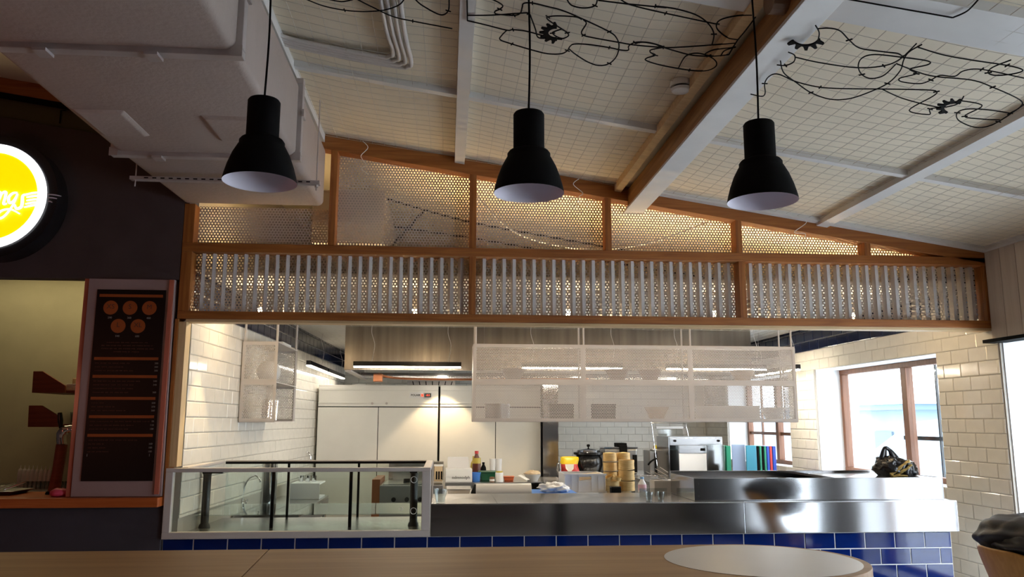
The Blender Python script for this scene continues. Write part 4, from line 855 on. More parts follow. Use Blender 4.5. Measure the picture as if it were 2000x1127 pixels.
hc = thing('hanging_cabinet', (1.56, 6.6, 1.5), 'long white perforated hanging shelf unit above the pass', 'shelf unit')
third = (xr-xl)/3
for i in range(3):
    for (a, b) in ((zb, zm), (zm, ztp)):
        perfbox(MB(), (xl+third*i, Yc, a), (1, 0, 0), (0, 0, 1), third, b-a).build('perforated_sheet', 'wpaint', hc)
        margin(MB(), (xl+third*i, Yc, a), (1, 0, 0), (0, 0, 1), third, b-a).build('sheet_border', 'wpaint', hc)
for (x, nm) in ((xl, 'end_sheet'), (xr, 'end_sheet')):
    for (a, b) in ((zb, zm), (zm, ztp)): perfbox(margin(MB(), (x, Yc+0.003, a), (0, 1, 0), (0, 0, 1), dp, b-a), (x, Yc+0.003, a), (0, 1, 0), (0, 0, 1), dp, b-a).build(nm, 'wpaint', hc)
for z in (zb, zm, ztp): box1('shelf_board', 'wpaint', xl, xr, Yc+0.004, Yc+dp, z-0.004, z+0.004, hc)
for x in (xl+0.01, xl+third, xl+2*third, xr-0.03):
    for y in (Yc+0.012, Yc+dp-0.012): MB().cyl((x+0.008, y, zb), (x+0.008, y, 2.454), 0.008, n=8).build('rod', 'wpaint', hc)
# things stored in it
def ware(name, mat, prof, loc, label, cat, n=18): o = MB().lathe(prof, loc, n).build(name, mat, smooth=40); return tag(o, label, cat)
bowl = [(0, 0), (0.045, 0), (0.10, 0.07), (0.094, 0.07), (0.04, 0.008), (0, 0.008)]; pot = [(0, 0), (0.09, 0), (0.095, 0.12), (0.09, 0.12), (0.085, 0.006), (0, 0.006)]
for i, (x, z, mat, lab) in enumerate(((0.55, zm, 'dsteel', 'steel bowl seen through the upper left sheet of the hanging shelf unit'), (1.42, zm, 'brown', 'dark round bowl in the upper middle of the hanging shelf unit'), (1.70, zm, 'brown', 'second dark bowl in the upper middle of the hanging shelf unit'), (2.5, zm, 'tan', 'pale basket bowl in the upper right of the hanging shelf unit'), (2.75, zb, 'paper', 'white bowl at the lower right of the hanging shelf unit'), (1.75, zb, 'tan', 'tan bowl at the lower middle of the hanging shelf unit'))):
    ware('stored_bowl', mat, [(a*1.05, b*1.6) for a, b in bowl], (x, Yc+0.14, z+0.0045), lab, 'bowl')
for i, (x, z, mat, lab) in enumerate(((0.95, zb, 'black', 'dark pot in the lower left of the hanging shelf unit'), (1.3, zb, 'black', 'dark pot in the lower middle of the hanging shelf unit'), (0.42, zb, 'dsteel', 'steel pot at the lower left end of the hanging shelf unit'))):
    ware('stored_pot', mat, [(a*1.1, b*1.15) for a, b in pot], (x, Yc+0.14, z+0.0045), lab, 'pot')
o = box1('stored_tray', 'paper', 2.05, 2.6, Yc+0.05, Yc+0.24, zb+0.0045, zb+0.13); tag(o, 'white tub in the lower right of the hanging shelf unit', 'tub')
# wall unit on the left wall
hs = thing('hanging_shelf', (-1.47, 6.8, 1.5), 'short white perforated hanging shelf by the left tiled wall', 'shelf unit')
ya, yb_ = 6.42, 7.25; xa, xb = -1.595, -1.325; za, zmid, zt_ = 1.495, 1.80, 2.115
for (a, b) in ((za, zmid), (zmid, zt_)):
    for y in (ya, yb_): perfbox(margin(MB(), (xa, y, a), (1, 0, 0), (0, 0, 1), xb-xa, b-a), (xa, y, a), (1, 0, 0), (0, 0, 1), xb-xa, b-a, 0.0145, 0.0052).build('end_sheet', 'wpaint', hs)
    perfbox(margin(MB(), (xa, ya, a), (0, 1, 0), (0, 0, 1), yb_-ya, b-a), (xa, ya, a), (0, 1, 0), (0, 0, 1), yb_-ya, b-a, 0.0145, 0.0052).build('back_sheet', 'wpaint', hs)
for z in (za, zmid, zt_): box1('shelf_board', 'wpaint', xa+0.002, xb, ya+0.002, yb_-0.002, z-0.004, z+0.004, hs)
for x in (xa+0.012, xb-0.012):
    for y in (ya+0.012, yb_-0.012): MB().cyl((x, y, za), (x, y, 2.454), 0.010, n=8).build('rod', 'wpaint', hs)
for k in range(3):
    y = 6.50+0.05*k; o = MB(); prof = [(0, 0), (0.02, 0), (0.085, 0.045), (0.082, 0.047), (0.018, 0.004), (0, 0.004)]
    mb = MB(); mb.lathe(prof, (0, 0, 0), 20); mb.v = [(p[2]*0.0+xb-0.10+p[0], y+p[2], zmid+0.0895+p[1]) for p in mb.v]
    o = mb.build('plate', 'white', smooth=40); tag(o, 'white plate standing on the hanging shelf by the left wall, %s' % ('nearest', 'middle one', 'farthest')[k], 'plate', 'plates on edge on the hanging shelf')
for k in range(4):
    y = 6.50+0.10*k; mb = MB(); prof = [(0, 0), (0.030, 0), (0.032, 0.13), (0.034, 0.16), (0.031, 0.16), (0.028, 0.006), (0, 0.006)]
    mb.lathe(prof, (0, 0, 0), 16); tl = math.radians(10); mb.v = [(xb-0.09+p[0], y+p[1]*math.cos(tl)+p[2]*math.sin(tl), za+0.011+p[2]*math.cos(tl)-p[1]*math.sin(tl)) for p in mb.v]
    o = mb.build('steel_cup', 'chrome', smooth=40); tag(o, 'tilted steel cup on the bottom of the hanging shelf, %s from the front' % ('first', 'second', 'third', 'fourth')[k], 'cup', 'steel cups on the hanging shelf')
MB().box(xa+0.05, xb-0.03, 6.75, 7.1, zt_+0.0045, zt_+0.035).build('paper_bundle', 'paper'); tag(bpy.data.objects['paper_bundle'], 'white paper bundle lying on top of the hanging shelf', 'papers')
# ------------------------------------------------------------------ extraction hood
hd = thing('extraction_hood', (1.05, 8.8, 2.0), 'big brushed steel extraction hood over the cooking line', 'hood')
hx0, hx1, hy0, hy1, hz = -1.006, 3.115, 8.0, 9.75, 2.0
sx = np.linspace(hx0, hx1, 4)
for i in range(3): box1('front_panel', 'hoodsteel', sx[i]+.001, sx[i+1]-.001, hy0, hy0+.02, hz, 2.453, hd)
for x in (hx0, hx1-0.02): box1('side_panel', 'hoodsteel', x, x+.02, hy0+.021, hy1, hz, 2.453, hd)
box1('filter_panel', 'dsteel', hx0+0.03, hx1-0.03, hy0+0.03, hy1, hz+0.14, hz+0.16, hd); box1('lip', 'steelX', hx0, hx1, hy0+.021, hy0+0.06, hz, hz+0.015, hd); box1('lip', 'wpaint', hx0, hx0+0.06, hy0+0.06, hy1, hz-0.012, hz+0.003, hd)
box1('back_channel', 'steelX', hx0+0.03, hx1-0.03, 9.3, 9.36, hz-0.01, hz+0.05, hd)
MB().tube(smooth_path([(hx0+0.25, 9.0, hz+0.02), (hx0+0.5, 9.0, hz-0.03), (hx0+1.5, 9.0, hz-0.035), (hx0+2.6, 9.0, hz-0.02)], 6), 0.012, 8).build('copper_pipe', 'copper', hd, smooth=True); MB().box(hx0+0.2, hx0+0.3, 8.95, 9.05, hz-0.07, hz+0.02).build('valve', 'copper', hd, bevel=0.008)
for k, x in enumerate((-0.05, 1.5, 2.6)):  # unseen hood lamps and spots are assumed; the first lights the fridge
    hl = MB().lathe([(0, 0), (0.05, 0), (0.05, 0.03), (0, 0.03)], (x, 9.15, hz-0.02), 16).build('assumed_hood_lamp', 'leddim', hd)
    light('assumed_hood_spot', 'SPOT', (x, 9.18 if k == 0 else 9.0, hz-0.04), 30 if k == 0 else 30, WARM, (math.radians(6 if k == 0 else 0), 0, 0), spot_size=math.radians(96), spot_blend=0.35, shadow_soft_size=0.03)
# LED bars on wires
def ledbar(p0, p1, label, wires_=(), lm='led'):
    p0 = Vector(p0); p1 = Vector(p1); d = (p1-p0).normalized(); s_ = d.cross(Vector((0, 0, 1))).normalized(); c = (p0+p1)/2; h_ = (p1-p0).length/2
    t = thing('linear_lamp', c, label, 'lamp', 'black linear kitchen lamps')
    MB().obox(c+Vector((0, 0, 0.024)), d, s_, (0, 0, 1), h_, 0.022, 0.022).build('housing', 'gblack', t, bevel=0.002)
    MB().obox(c+Vector((0, 0, -0.004)), d, s_, (0, 0, 1), h_-0.006, 0.020, 0.006).build('diffuser', lm, t)
    for k in wires_:
        q = p0+(p1-p0)*k; MB().tube(smooth_path([q+Vector((0, 0, 0.046)), q+Vector((0.02, 0.005, 0.2)), q+Vector((-0.01, 0, 0.32)), (q.x, q.y, 2.454)], 5), 0.0028, 5).build('wire', 'wpaint', t)
ledbar((-0.86, 7.5, 2.0), (0.135, 7.5, 2.0), 'black linear lamp hanging in front of the left half of the hood', (0.17, 0.88))
ledbar((0.70, 7.5, 2.0), (1.66, 7.5, 2.0), 'black linear lamp behind the middle of the hanging shelf unit', (0.1, 0.9))
ledbar((2.08, 7.5, 2.0), (3.06, 7.5, 2.0), 'black linear lamp behind the right third of the hanging shelf unit', (0.1, 0.9))
ledbar((3.36, 7.45, 2.0), (3.36, 8.5, 2.0), 'black linear lamp by the right wall seen end on', (0.1, 0.9))
ledbar((-1.37, 8.1, 2.05), (-1.36, 9.22, 2.05), 'nearer black linear lamp along the left tiled wall', (0.72,), 'leddim')
ledbar((-1.36, 9.3, 2.05), (-1.34, 10.6, 2.05), 'farther black linear lamp along the left tiled wall', (0.8,), 'leddim')
# spot fixtures behind the screen
rl = tag(box1('spot_track', 'wpaint', -1.5, 3.4, 5.78, 5.815, 2.43, 2.452), 'white lighting track behind the louvre band of the screen', 'track')

for k, (px, py) in enumerate(((513, 600), (812, 603), (1107, 605), (1393, 607), (1667, 611))):
    p = at(px, py, 5.8); t = thing('track_spot', p, 'white track spotlight behind the louvres, %s from the left' % ('first', 'second', 'third', 'fourth', 'fifth')[k], 'spotlight', 'track spotlights behind the louvre band')
    MB().cyl((p.x, 5.80, p.z-0.02), (p.x, 5.86, p.z+0.075), 0.034, n=16).build('body', 'wpaint', t, smooth=40); MB().cyl((p.x, 5.795, p.z-0.026), (p.x, 5.799, p.z-0.0205), 0.030, n=16).build('lamp_face', 'bulb', t)
    MB().cyl((p.x, 5.83, p.z+0.07), (p.x, 5.80, 2.43), 0.006, n=6).build('stem', 'wpaint', t)
    light('track_spot_light', 'POINT', (p.x, 5.765, p.z-0.035), 6.0, WARM, shadow_soft_size=0.03)
light('assumed_uplight', 'AREA', (0.95, 5.72, 2.50), 48, (1.0, 0.70, 0.33), (math.pi, 0, 0), shape='RECTANGLE', size=4.8, size_y=0.03)  # assumed strip, unseen, added for the warm glow on the ceiling
light('assumed_wall_spot', 'SPOT', (-1.45, 5.44, 2.22), 30, WARM, (math.radians(3), 0, 0), spot_size=math.radians(50), spot_blend=0.25, shadow_soft_size=0.02)  # unseen spot assumed for the cone of light on the left wall
# ------------------------------------------------------------------ fridges
FY = 9.4
def fridge(x0, x1, split, label):
    t = thing('tall_fridge', ((x0+x1)/2, FY+0.4, 0), label, 'fridge', 'tall white fridges'); zt = at(740, 752, FY).z; zd = at(740, 795, FY).z; k = (zt-zd)
    box1('body', 'fridge', x0, x1, FY+.035, FY+0.85, 0, zt, t, bevel=0.006)
    box1('header', 'fridge', x0, x1, FY+.005, FY+.034, zd+.006, zt, t, bevel=0.004); box1('header_trim', 'fridge', x0, x1, FY-.005, FY+.004, zd+k*.76, zd+k*.88, t, bevel=0.002); box1('header_trim', 'fridge', x0, x1, FY-.005, FY+.004, zd+k*.16, zd+k*.22, t, bevel=0.002)
    box1('door', 'fridge', x0, split-0.004, FY, FY+.034, 0.1, zd-.004, t, bevel=0.004); box1('door', 'fridge', split+0.004, x1, FY, FY+.034, 0.1, zd-.004, t, bevel=0.004)
    box1('door_gap', 'black', split-0.0035, split+0.0035, FY+.012, FY+.034, 0.1, zd-.004, t); box1('door_gap', 'black', x0+.002, x1-.002, FY+.012, FY+.034, zd-.0038, zd+.0058, t)
    return t
fx = lambda px: at(px, 800, FY).x
f1 = fridge(fx(621), fx(855.5), fx(739), 'tall white two door fridge with red display, left of the pair')
f2 = fridge(fx(859.5), fx(1056), fx(968), 'tall white two door fridge beside the steel column, right of the pair')
o = MB().box(fx(856), fx(859), FY+.06, FY+.4, 0.0, 1.9).build('gap_shade', 'black'); tag(o, 'painted shade in the gap between the two white fridges', 'strip')  # black box stands in for the shade between the fridges
c0 = at(800, 766, FY-.01); c1 = at(845, 778, FY-.01); pl_ = box1('name_plate', 'card', c0.x, c1.x, FY-.0105, FY-.0055, c1.z, c0.z, f1); text('lettering', 'POLAIR', ((c0.x*0.74+c1.x*0.26), FY-.012, (c0.z+c1.z)/2), 0.032, 'black', f1, bold=0.0005)
d0 = at(824, 768, FY-.02); d1 = at(842, 776, FY-.02); box1('display', 'gblack', d0.x+0.03, d1.x, FY-.016, FY-.011, d1.z, d0.z, f1); text('digits', '-8.3', ((d0.x+0.03+d1.x)/2, FY-.0165, (d0.z+d1.z)/2), 0.03, 'redled', f1); box1('switch', 'redled', d0.x-0.005, d0.x+0.016, FY-.016, FY-.011, d1.z+.01, d0.z-.01, f1)
for px in (727, 755): c = at(px, 788, FY-.01); MB().cyl((c.x, FY-.015, c.z), (c.x, FY-.0055, c.z), 0.014, n=12).build('lock', 'flange', f1)
zf = at(740, 752, FY).z+.0005; g0 = at(795, 757, FY+.1); g1 = at(889, 744, FY+.1)
vg = thing('vent_grille', (-0.2, FY+.1, zf), 'white slotted grille standing on top of the left fridge', 'grille')
MB().box(g0.x, g1.x, FY+.1, FY+.125, zf, g1.z).build('panel', 'wpaint', vg)
for k in range(7): x = g0.x+0.07+0.075*k; MB().obox((x, FY+.097, (zf+g1.z)/2), (0.3*(k-3)/3, 0, 1), (0, 1, 0), (1, 0, 0), 0.022, 0.0025, 0.005).build('slot', 'black', vg)
cp = box1('steel_column', 'steel', fx(1058), fx(1087), FY-.12, FY+.85, 0, 1.98); tag(cp, 'brushed steel end panel between the fridge and the back tiled wall', 'panel')
# ------------------------------------------------------------------ sink run on the left
sk = thing('sink_unit', (-1.36, 7.2, 0), 'steel sink unit along the left tiled wall behind the display case', 'sink')
box1('worktop', 'steelX', -1.60, -1.11, 6.42, 6.60, 0.775, 0.80, sk); box1('worktop', 'steelX', -1.585, -1.11, 7.2, 8.0, 0.775, 0.80, sk); box1('worktop', 'steelX', -1.60, -1.52, 6.60, 7.2, 0.775, 0.80, sk); box1('worktop', 'steelX', -1.17, -1.11, 6.6, 7.2, 0.775, 0.80, sk)
mb = MB(); mb.box(-1.52, -1.17, 6.6, 7.2, 0.60, 0.61); mb.box(-1.525, -1.519, 6.6, 7.2, 0.60, 0.78); mb.box(-1.171, -1.165, 6.6, 7.2, .6, .78); mb.box(-1.52, -1.17, 6.595, 6.601, .6, .78); mb.box(-1.52, -1.17, 7.199, 7.205, .6, .78); mb.build('basin', 'steelX', sk)
box1('apron', 'dsteel', -1.115, -1.11, 6.42, 8.0, 0.65, 0.775, sk); box1('apron', 'dsteel', -1.6, -1.11, 6.415, 6.42, 0.65, 0.775, sk)
for (a, b) in ((-1.57, 6.45), (-1.14, 6.45), (-1.53, 7.95), (-1.14, 7.95)): MB().cyl((a, b, 0), (a, b, 0.775), 0.018, n=10).build('leg', 'steel', sk)
fc = thing('sink_faucet', (-1.45, 6.75, 0.80), 'chrome swan neck faucet with cross handles at the sink', 'faucet'); p = at(472, 982, 6.7)
MB().tube(smooth_path([(p.x, 6.7, 0.8005), (p.x, 6.7, 0.87), at(475, 960, 6.7), at(480, 943, 6.7), at(489, 932, 6.7), at(499, 930, 6.7), at(506, 936, 6.7), at(508, 942, 6.7)], 5), 0.0085, 10).build('spout', 'chrome', fc, smooth=True)
MB().lathe([(0, 0), (0.03, 0), (0.02, 0.02), (0.02, 0.05), (0, 0.05)], (p.x, 6.7, 0.8002), 14).build('base', 'chrome', fc, smooth=40)
for s_ in (-1, 1):
    for a in range(4): MB().cyl((p.x+s_*0.03, 6.69, 0.875), (p.x+s_*0.03+0.02*math.cos(a*math.pi/2+.4), 6.68, 0.875+0.02*math.sin(a*math.pi/2+.4)), 0.005, 0.007, 8).build('handle', 'chrome', fc)
spt = ware('stock_pot', 'steel', [(0, 0), (0.10, 0), (0.10, 0.34), (0.104, 0.345), (0.097, 0.345), (0.095, 0.01), (0, 0.01)], (at(509, 985, 7.33).x+0.03, 7.33, 0.801), 'tall steel stock pot standing beyond the sink', 'pot', 28)
dr = thing('dish_rack', (-1.25, 7.75, 0.801), 'white plastic crate beyond the sink by the wall', 'crate'); a = at(572, 968, 7.75); b = at(630, 925, 7.75)
for z in (0.802, 0.93): MB().box(a.x, b.x, 7.6, 7.95, z, z+0.012).build('tier', 'frost', dr)
MB().box(a.x, b.x, 7.6, 7.612, 0.815, 0.93).build('front', 'frost', dr); MB().box(a.x-.0, a.x+.012, 7.613, 7.95, 0.815, .93).build('side', 'frost', dr)
for k in range(3): MB().cyl((a.x+0.06+0.06*k, 7.8, 0.9425), (a.x+0.06+0.06*k, 7.8, 1.0), 0.02, 0.024, 12).build('cup', 'chrome', dr)
wf = thing('wall_tap', (-1.5, 9.0, 1.05), 'small chrome wall tap near the fridge', 'tap'); p = at(590, 893, 9.0); MB().tube(smooth_path([p, p+Vector((0.03, 0, 0.05)), p+Vector((0.08, 0, 0.03)), p+Vector((0.09, 0, -0.03))], 5), 0.012, 8).build('spout', 'chrome', wf, smooth=True); MB().cyl(p+Vector((-.03, 0, -.02)), p+Vector((-.03, 0, .03)), .02).build('body', 'chrome', wf)
# ------------------------------------------------------------------ cooking line and work tables
def table(name, x0, x1, y0, y1, z, label, mat='steelX'):
    t = thing(name, ((x0+x1)/2, (y0+y1)/2, 0), label, 'work table'); box1('top', mat, x0, x1, y0, y1, z-0.035, z, t, bevel=0.003); box1('under_shelf', 'dsteel', x0+0.03, x1-0.03, y0+0.05, y1-0.03, 0.2, 0.225, t); box1('apron', 'dsteel', x0+0.01, x1-0.01, y0+0.01, y0+0.02, z-0.14, z-0.036, t)
    for a in (x0+0.03, x1-0.03):
        for b in (y0+0.03, y1-0.03): box1('leg', 'steel', a-0.018, a+0.018, b-0.018, b+0.018, 0, z-0.036, t)
    return t
table('prep_table', 0.0, 1.60, 6.3, 7.45, 0.90, 'steel prep table just behind the serving counter')
table('work_table', 0.0, 1.225, 8.2, 9.0, 0.90, 'steel work table with jars in front of the right fridge')
table('back_table', 1.50, 3.3, 9.2, 10.1, 0.90, 'steel back table carrying the soup kettle')
table('equipment_table', 1.95, 3.45, 7.75, 8.6, 0.93, 'steel equipment table under the far window')
# stove seen through the case
st = thing('cooking_range', (-0.4, 8.6, 0), 'steel cooking range with knobs behind the display case', 'stove')
a = at(742, 935, 8.2); b = at(842, 1000, 8.2)
box1('body', 'dsteel', a.x, -0.02, 8.2, 9.0, 0, 0.875, st, bevel=0.004); box1('upstand', 'steelX', a.x+0.08, -0.02, 8.9, 8.95, 0.876, 1.02, st); box1('hob_plate', 'steelX', a.x+.03, -.03, 8.22, 8.89, 0.876, 0.884, st); box1('side_panel', 'copper', a.x-0.08, a.x-0.001, 8.25, 8.9, 0, 0.93, st)
for k in range(3): MB().cyl((a.x+0.14+0.13*k, 8.199, 0.74), (a.x+0.14+0.13*k, 8.165, 0.74), 0.022, n=14).build('knob', 'black', st)
MB().cyl((a.x+0.25, 8.5, 0.8845), (a.x+0.25, 8.5, 0.92), 0.035, 0.03, 14).build('burner', 'black', st)
cn = thing('cook_line_rail', (-.4, 9.2, 0), 'steel shelf unit behind the range with dark slots', 'shelf'); box1('panel', 'steelX', -0.62, -0.02, 9.1, 9.3, 0, 1.06, cn); box1('slot', 'black', -0.5, -0.12, 9.095, 9.099, 1.0, 1.012, cn)
# ------------------------------------------------------------------ things on the tables
def onb(px, Y): return at(px, 940, Y).x
def put(name, mb, mat, label, cat, **k): return tag(mb.build(name, mat, **k), label, cat)
Z9 = 0.9005
# paper roll on the prep table
x0, x1 = onb(930, 6.55), onb(1037, 6.55); pr_ = thing('paper_roll', ((x0+x1)/2, 6.55, Z9), 'thick white paper towel roll lying behind the counter', 'paper roll')
MB().cyl((x0, 6.55, Z9+0.056), (x1, 6.55, Z9+0.056), 0.056, n=32).build('roll', 'paper', pr_, smooth=40); MB().cyl((x1, 6.55, Z9+0.056), (x1+0.002, 6.55, Z9+0.056), 0.016, n=16).build('core', 'tan', pr_)
def board(px0, px1, y0, y1, z, mat, label): return put('cutting_board', MB().box(onb(px0, y0), onb(px1, y0), y0, y1, z, z+0.014), mat, label, 'cutting board', bevel=0.003)
board(1034, 1120, 6.50, 6.95, Z9, 'red', 'red cutting board lying under the blue one'); board(1040, 1133, 6.48, 7.0, Z9+0.0145, 'blue', 'blue cutting board lying flat behind the counter'); board(1136, 1182, 6.5, 6.8, Z9, 'paper', 'white cutting board lying right of the blue one')
x = onb(1083, 6.75); put('crumpled_bag', blob((x, 6.75, Z9+0.05), (0.10, 0.08, 0.045), 0.5, 21, 40, 20, 6, flat=Z9+0.0295), 'frost', 'crumpled clear plastic bag on the blue cutting board', 'plastic bag', smooth=True)
# plastic crate
x0, x1 = onb(1103, 7.0), onb(1182, 7.0); y0, y1, zt = 7.0, 7.38, 1.055
cr = thing('plastic_crate', ((x0+x1)/2, 7.2, Z9), 'white plastic crate with handle slot on the prep table', 'crate')
MB().box(x0, x1, y0, y1, Z9, Z9+0.008).build('bottom', 'frost', cr)
hx0, hx1 = x0+(x1-x0)*0.34, x0+(x1-x0)*0.66
mb = MB(); mb.box(x0, x1, y0, y0+.006, Z9+.008, 0.995); mb.box(x0, hx0, y0, y0+.006, 0.995, 1.03); mb.box(hx1, x1, y0, y0+.006, 0.995, 1.03); mb.box(x0, x1, y0, y0+.006, 1.03, zt); mb.build('front_wall', 'frost', cr)
box1('side_wall', 'frost', x0, x0+.006, y0+.007, y1, Z9+.008, zt, cr); box1('side_wall', 'frost', x1-.006, x1, y0+.007, y1, Z9+.008, zt, cr); box1('back_wall', 'frost', x0+.007, x1-.007, y1-.006, y1, Z9+.008, zt, cr)
for f in (0.0, 0.17, 0.335, 0.655, 0.82, 0.985): box1('rib', 'frost', x0+(x1-x0)*f, x0+(x1-x0)*f+0.006, y0-0.008, y0-0.0005, Z9+.004, zt, cr)
box1('rim', 'frost', x0-.01, x1+.01, y0-.012, y0-.0005, zt-0.012, zt+.002, cr); box1('rim', 'frost', x0-.01, x1+.01, y0-.014, y0-.0085, Z9, Z9+.012, cr)
o = put('wooden_skewers', MB().obox(((x0+x1)/2+0.03, 7.2, 1.02), (1, 0.1, 0.1), (0, 1, 0), (0, 0, 1), 0.13, 0.1, 0.02), 'tan', 'pale wooden skewers piled inside the white crate', 'skewers', bevel=0.004)
# bamboo steamers
def steamer(px, Y, z, r, h, label, tilt=0, lid=False):
    x = onb(px, Y); t = thing('bamboo_steamer', (x, Y, z), label, 'steamer', 'round bamboo steamers'); n = 24
    MB().lathe([(r*0.96, 0), (r, 0), (r, h), (r*0.93, h), (r*0.93, h*0.25), (0, h*0.25)], (x, Y, z), n).build('ring', 'bamboo', t, smooth=40)
    MB().lathe([(r*1.03, h*0.02), (r*1.03, h*0.28)], (x, Y, z), n).build('band', 'bamboo', t, smooth=40)
    MB().lathe([(r*0.98, h*0.995), (r*1.0, h*1.02), (0, h*1.12)] if lid else [(r*1.02, h*0.72), (r*1.02, h*0.96)], (x, Y, z), n).build('lid' if lid else 'band', 'bamboo', t, smooth=40)
    if tilt: t.rotation_euler = (0.15, tilt, 0)
    return t
hgt = 0.072; r_ = 0.062; ords = ['bottom', 'second', 'third', 'fourth', 'top']
for k in range(4): steamer(1192, 7.32, Z9+hgt*1.14*k, r_, hgt, 'bamboo steamer in the left stack behind the crate, %s' % ('bottom', 'second from the bottom', 'second from the top', 'topmost with lid')[k], lid=k == 3)
for k in range(4): steamer(1218, 7.36, Z9+hgt*1.14*k, r_, hgt, 'bamboo steamer in the rear right stack, %s' % ('bottom', 'second from the bottom', 'second from the top', 'topmost with lid')[k], lid=k == 3)
for k in range(3): steamer(1224, 7.16, Z9+0.082*1.12*k, 0.069, 0.082, 'wider bamboo steamer in the front right stack, %s' % ('bottom', 'middle', 'topmost')[k])
for k in range(2): steamer(1196, 7.12, Z9+0.042*1.1*k, 0.060, 0.042, 'low woven bamboo tray in front of the left stack, %s' % ('lower', 'upper')[k])
steamer(1193, 7.10, Z9+0.105, 0.042, 0.03, 'small bamboo ring leaning on the woven trays', tilt=-0.5); steamer(1204, 7.05, Z9+0.10, 0.036, 0.03, 'small tilted bamboo ring beside the front stack', tilt=0.3)
kn = thing('black_box', (onb(1203, 6.95), 6.9, Z9), 'small black plastic box in front of the woven trays', 'box'); x0, x1 = onb(1194, 6.9), onb(1213, 6.9); box1('box_body', 'black', x0, x1, 6.9, 6.98, Z9, Z9+0.045, kn, bevel=0.004); box1('lid', 'gblack', x0-.002, x1+.002, 6.898, 6.982, Z9+0.0455, Z9+0.055, kn, bevel=0.003)
def bottle(name, px, Y, z, r, h, mat, capm, label, prof=None, parts=()):
    x = onb(px, Y); t = thing(name, (x, Y, z), label, 'bottle')
    MB().lathe(prof or [(0, 0), (r, 0), (r, h*0.55), (r*0.9, h*0.68), (r*0.42, h*0.85), (r*0.38, h*0.93), (0, h*0.93)], (x, Y, z), 18).build('body', mat, t, smooth=40)
    MB().lathe([(r*0.46, h*0.90), (r*0.46, h), (0, h)], (x, Y, z), 14).build('cap', capm, t, smooth=40)
    for (a, b, m2, k) in parts: MB().lathe([(r*k, h*a), (r*k, h*b)], (x, Y, z), 18).build('label', m2, t, smooth=40)
    return t
bottle('water_bottle', 1254, 6.6, Z9, 0.034, 0.155, 'frost', 'sky2', 'clear bottle with pink label and blue cap right of the steamers', parts=((0.32, 0.62, 'pink', 1.03),))
# work table things (Y ~ 8.25..8.9)
Yw = 8.35
kb = thing('wooden_rack', (onb(856, Yw), Yw, Z9), 'small tan slotted utensil rack at the left of the work table', 'rack'); x0, x1 = onb(848, Yw), onb(864, Yw); box1('body', 'tan', x0, x1, Yw, Yw+0.1, Z9, Z9+0.15, kb, bevel=0.003); box1('band', 'paper', x0-.005, x1+.005, Yw-.004, Yw+.1, Z9+.1505, Z9+.165, kb)
for k in range(3): box1('slot', 'black', x0+0.015+0.025*k, x0+0.03+0.025*k, Yw-0.003, Yw-0.0005, Z9+0.02, Z9+0.10, kb)
cb_ = thing('white_carton', (onb(896, 8.25), 8.4, Z9), 'open white carton with raised flap on the work table', 'carton'); x0, x1 = onb(870, 8.25), onb(922, 8.25)
box1('carton_body', 'card', x0, x1, 8.25, 8.55, Z9, Z9+0.125, cb_, bevel=0.003); MB().prism([(x0+.02, 8.54, Z9+.126), (x1-.02, 8.54, Z9+.126), (x1-.03, 8.58, Z9+.235), (x0+.02, 8.58, Z9+.235)], (0, 0.006, 0)).build('flap', 'cardin', cb_)
text('lettering', 'ndmnodyh', (x0+0.155, 8.2492, Z9+0.045), 0.042, 'black', cb_)
bottle('soy_bottle', 930.5, 8.72, Z9, 0.045, 0.29, 'soy', 'red', 'dark sauce bottle with red cap on the work table', parts=((0.55, 0.75, 'oil', 1.0),))
bottle('oil_bottle', 926, 8.85, Z9, 0.042, 0.23, 'oil', 'oil', 'yellow oil bottle behind the sauce bottle')
bl = thing('blue_tub', (onb(930, Yw), Yw, Z9), 'blue plastic tub in front of the sauce bottle', 'tub'); x = onb(930, Yw); MB().lathe([(0, 0), (0.038, 0), (0.045, 0.088), (0.041, 0.088), (0.035, 0.006), (0, 0.006)], (x, Yw, Z9), 20).build('tub_body', 'blue', bl, smooth=40); MB().lathe([(0.047, 0.075), (0.048, 0.09), (0.043, 0.09)], (x, Yw, Z9), 20).build('rim', 'blue', bl, smooth=40)
gb = thing('green_basket', (onb(953, 8.45), 8.45, Z9), 'dark green plastic basket on the work table', 'basket'); x0, x1 = onb(936, 8.45), onb(970, 8.45)
MB().hexa([(x0+.02, 8.4, Z9), (x1-.02, 8.4, Z9), (x1-.02, 8.6, Z9), (x0+.02, 8.6, Z9), (x0, 8.38, Z9+.082), (x1, 8.38, Z9+.082), (x1, 8.62, Z9+.082), (x0, 8.62, Z9+.082)]).build('basket_body', 'dgreen', gb, bevel=0.006); MB().box(x0-.008, x1+.008, 8.37, 8.63, Z9+.0825, Z9+.092).build('rim', 'dgreen', gb, bevel=0.003)
bottle('black_bottle', 944, 8.75, Z9, 0.03, 0.17, 'black', 'black', 'small black bottle behind the green basket')
for k, px in enumerate((962, 974)):
    o = MB().lathe([(0, 0), (0.026, 0), (0.034, 0.19), (0.035, 0.205), (0.03, 0.205), (0, 0.2)], (onb(px, 8.8), 8.8, Z9), 16).build('cup_stack', 'frost', smooth=40); tag(o, 'tall stack of white plastic cups behind the jar, %s' % ('left one', 'right one')[k], 'cups', 'stacks of white cups')
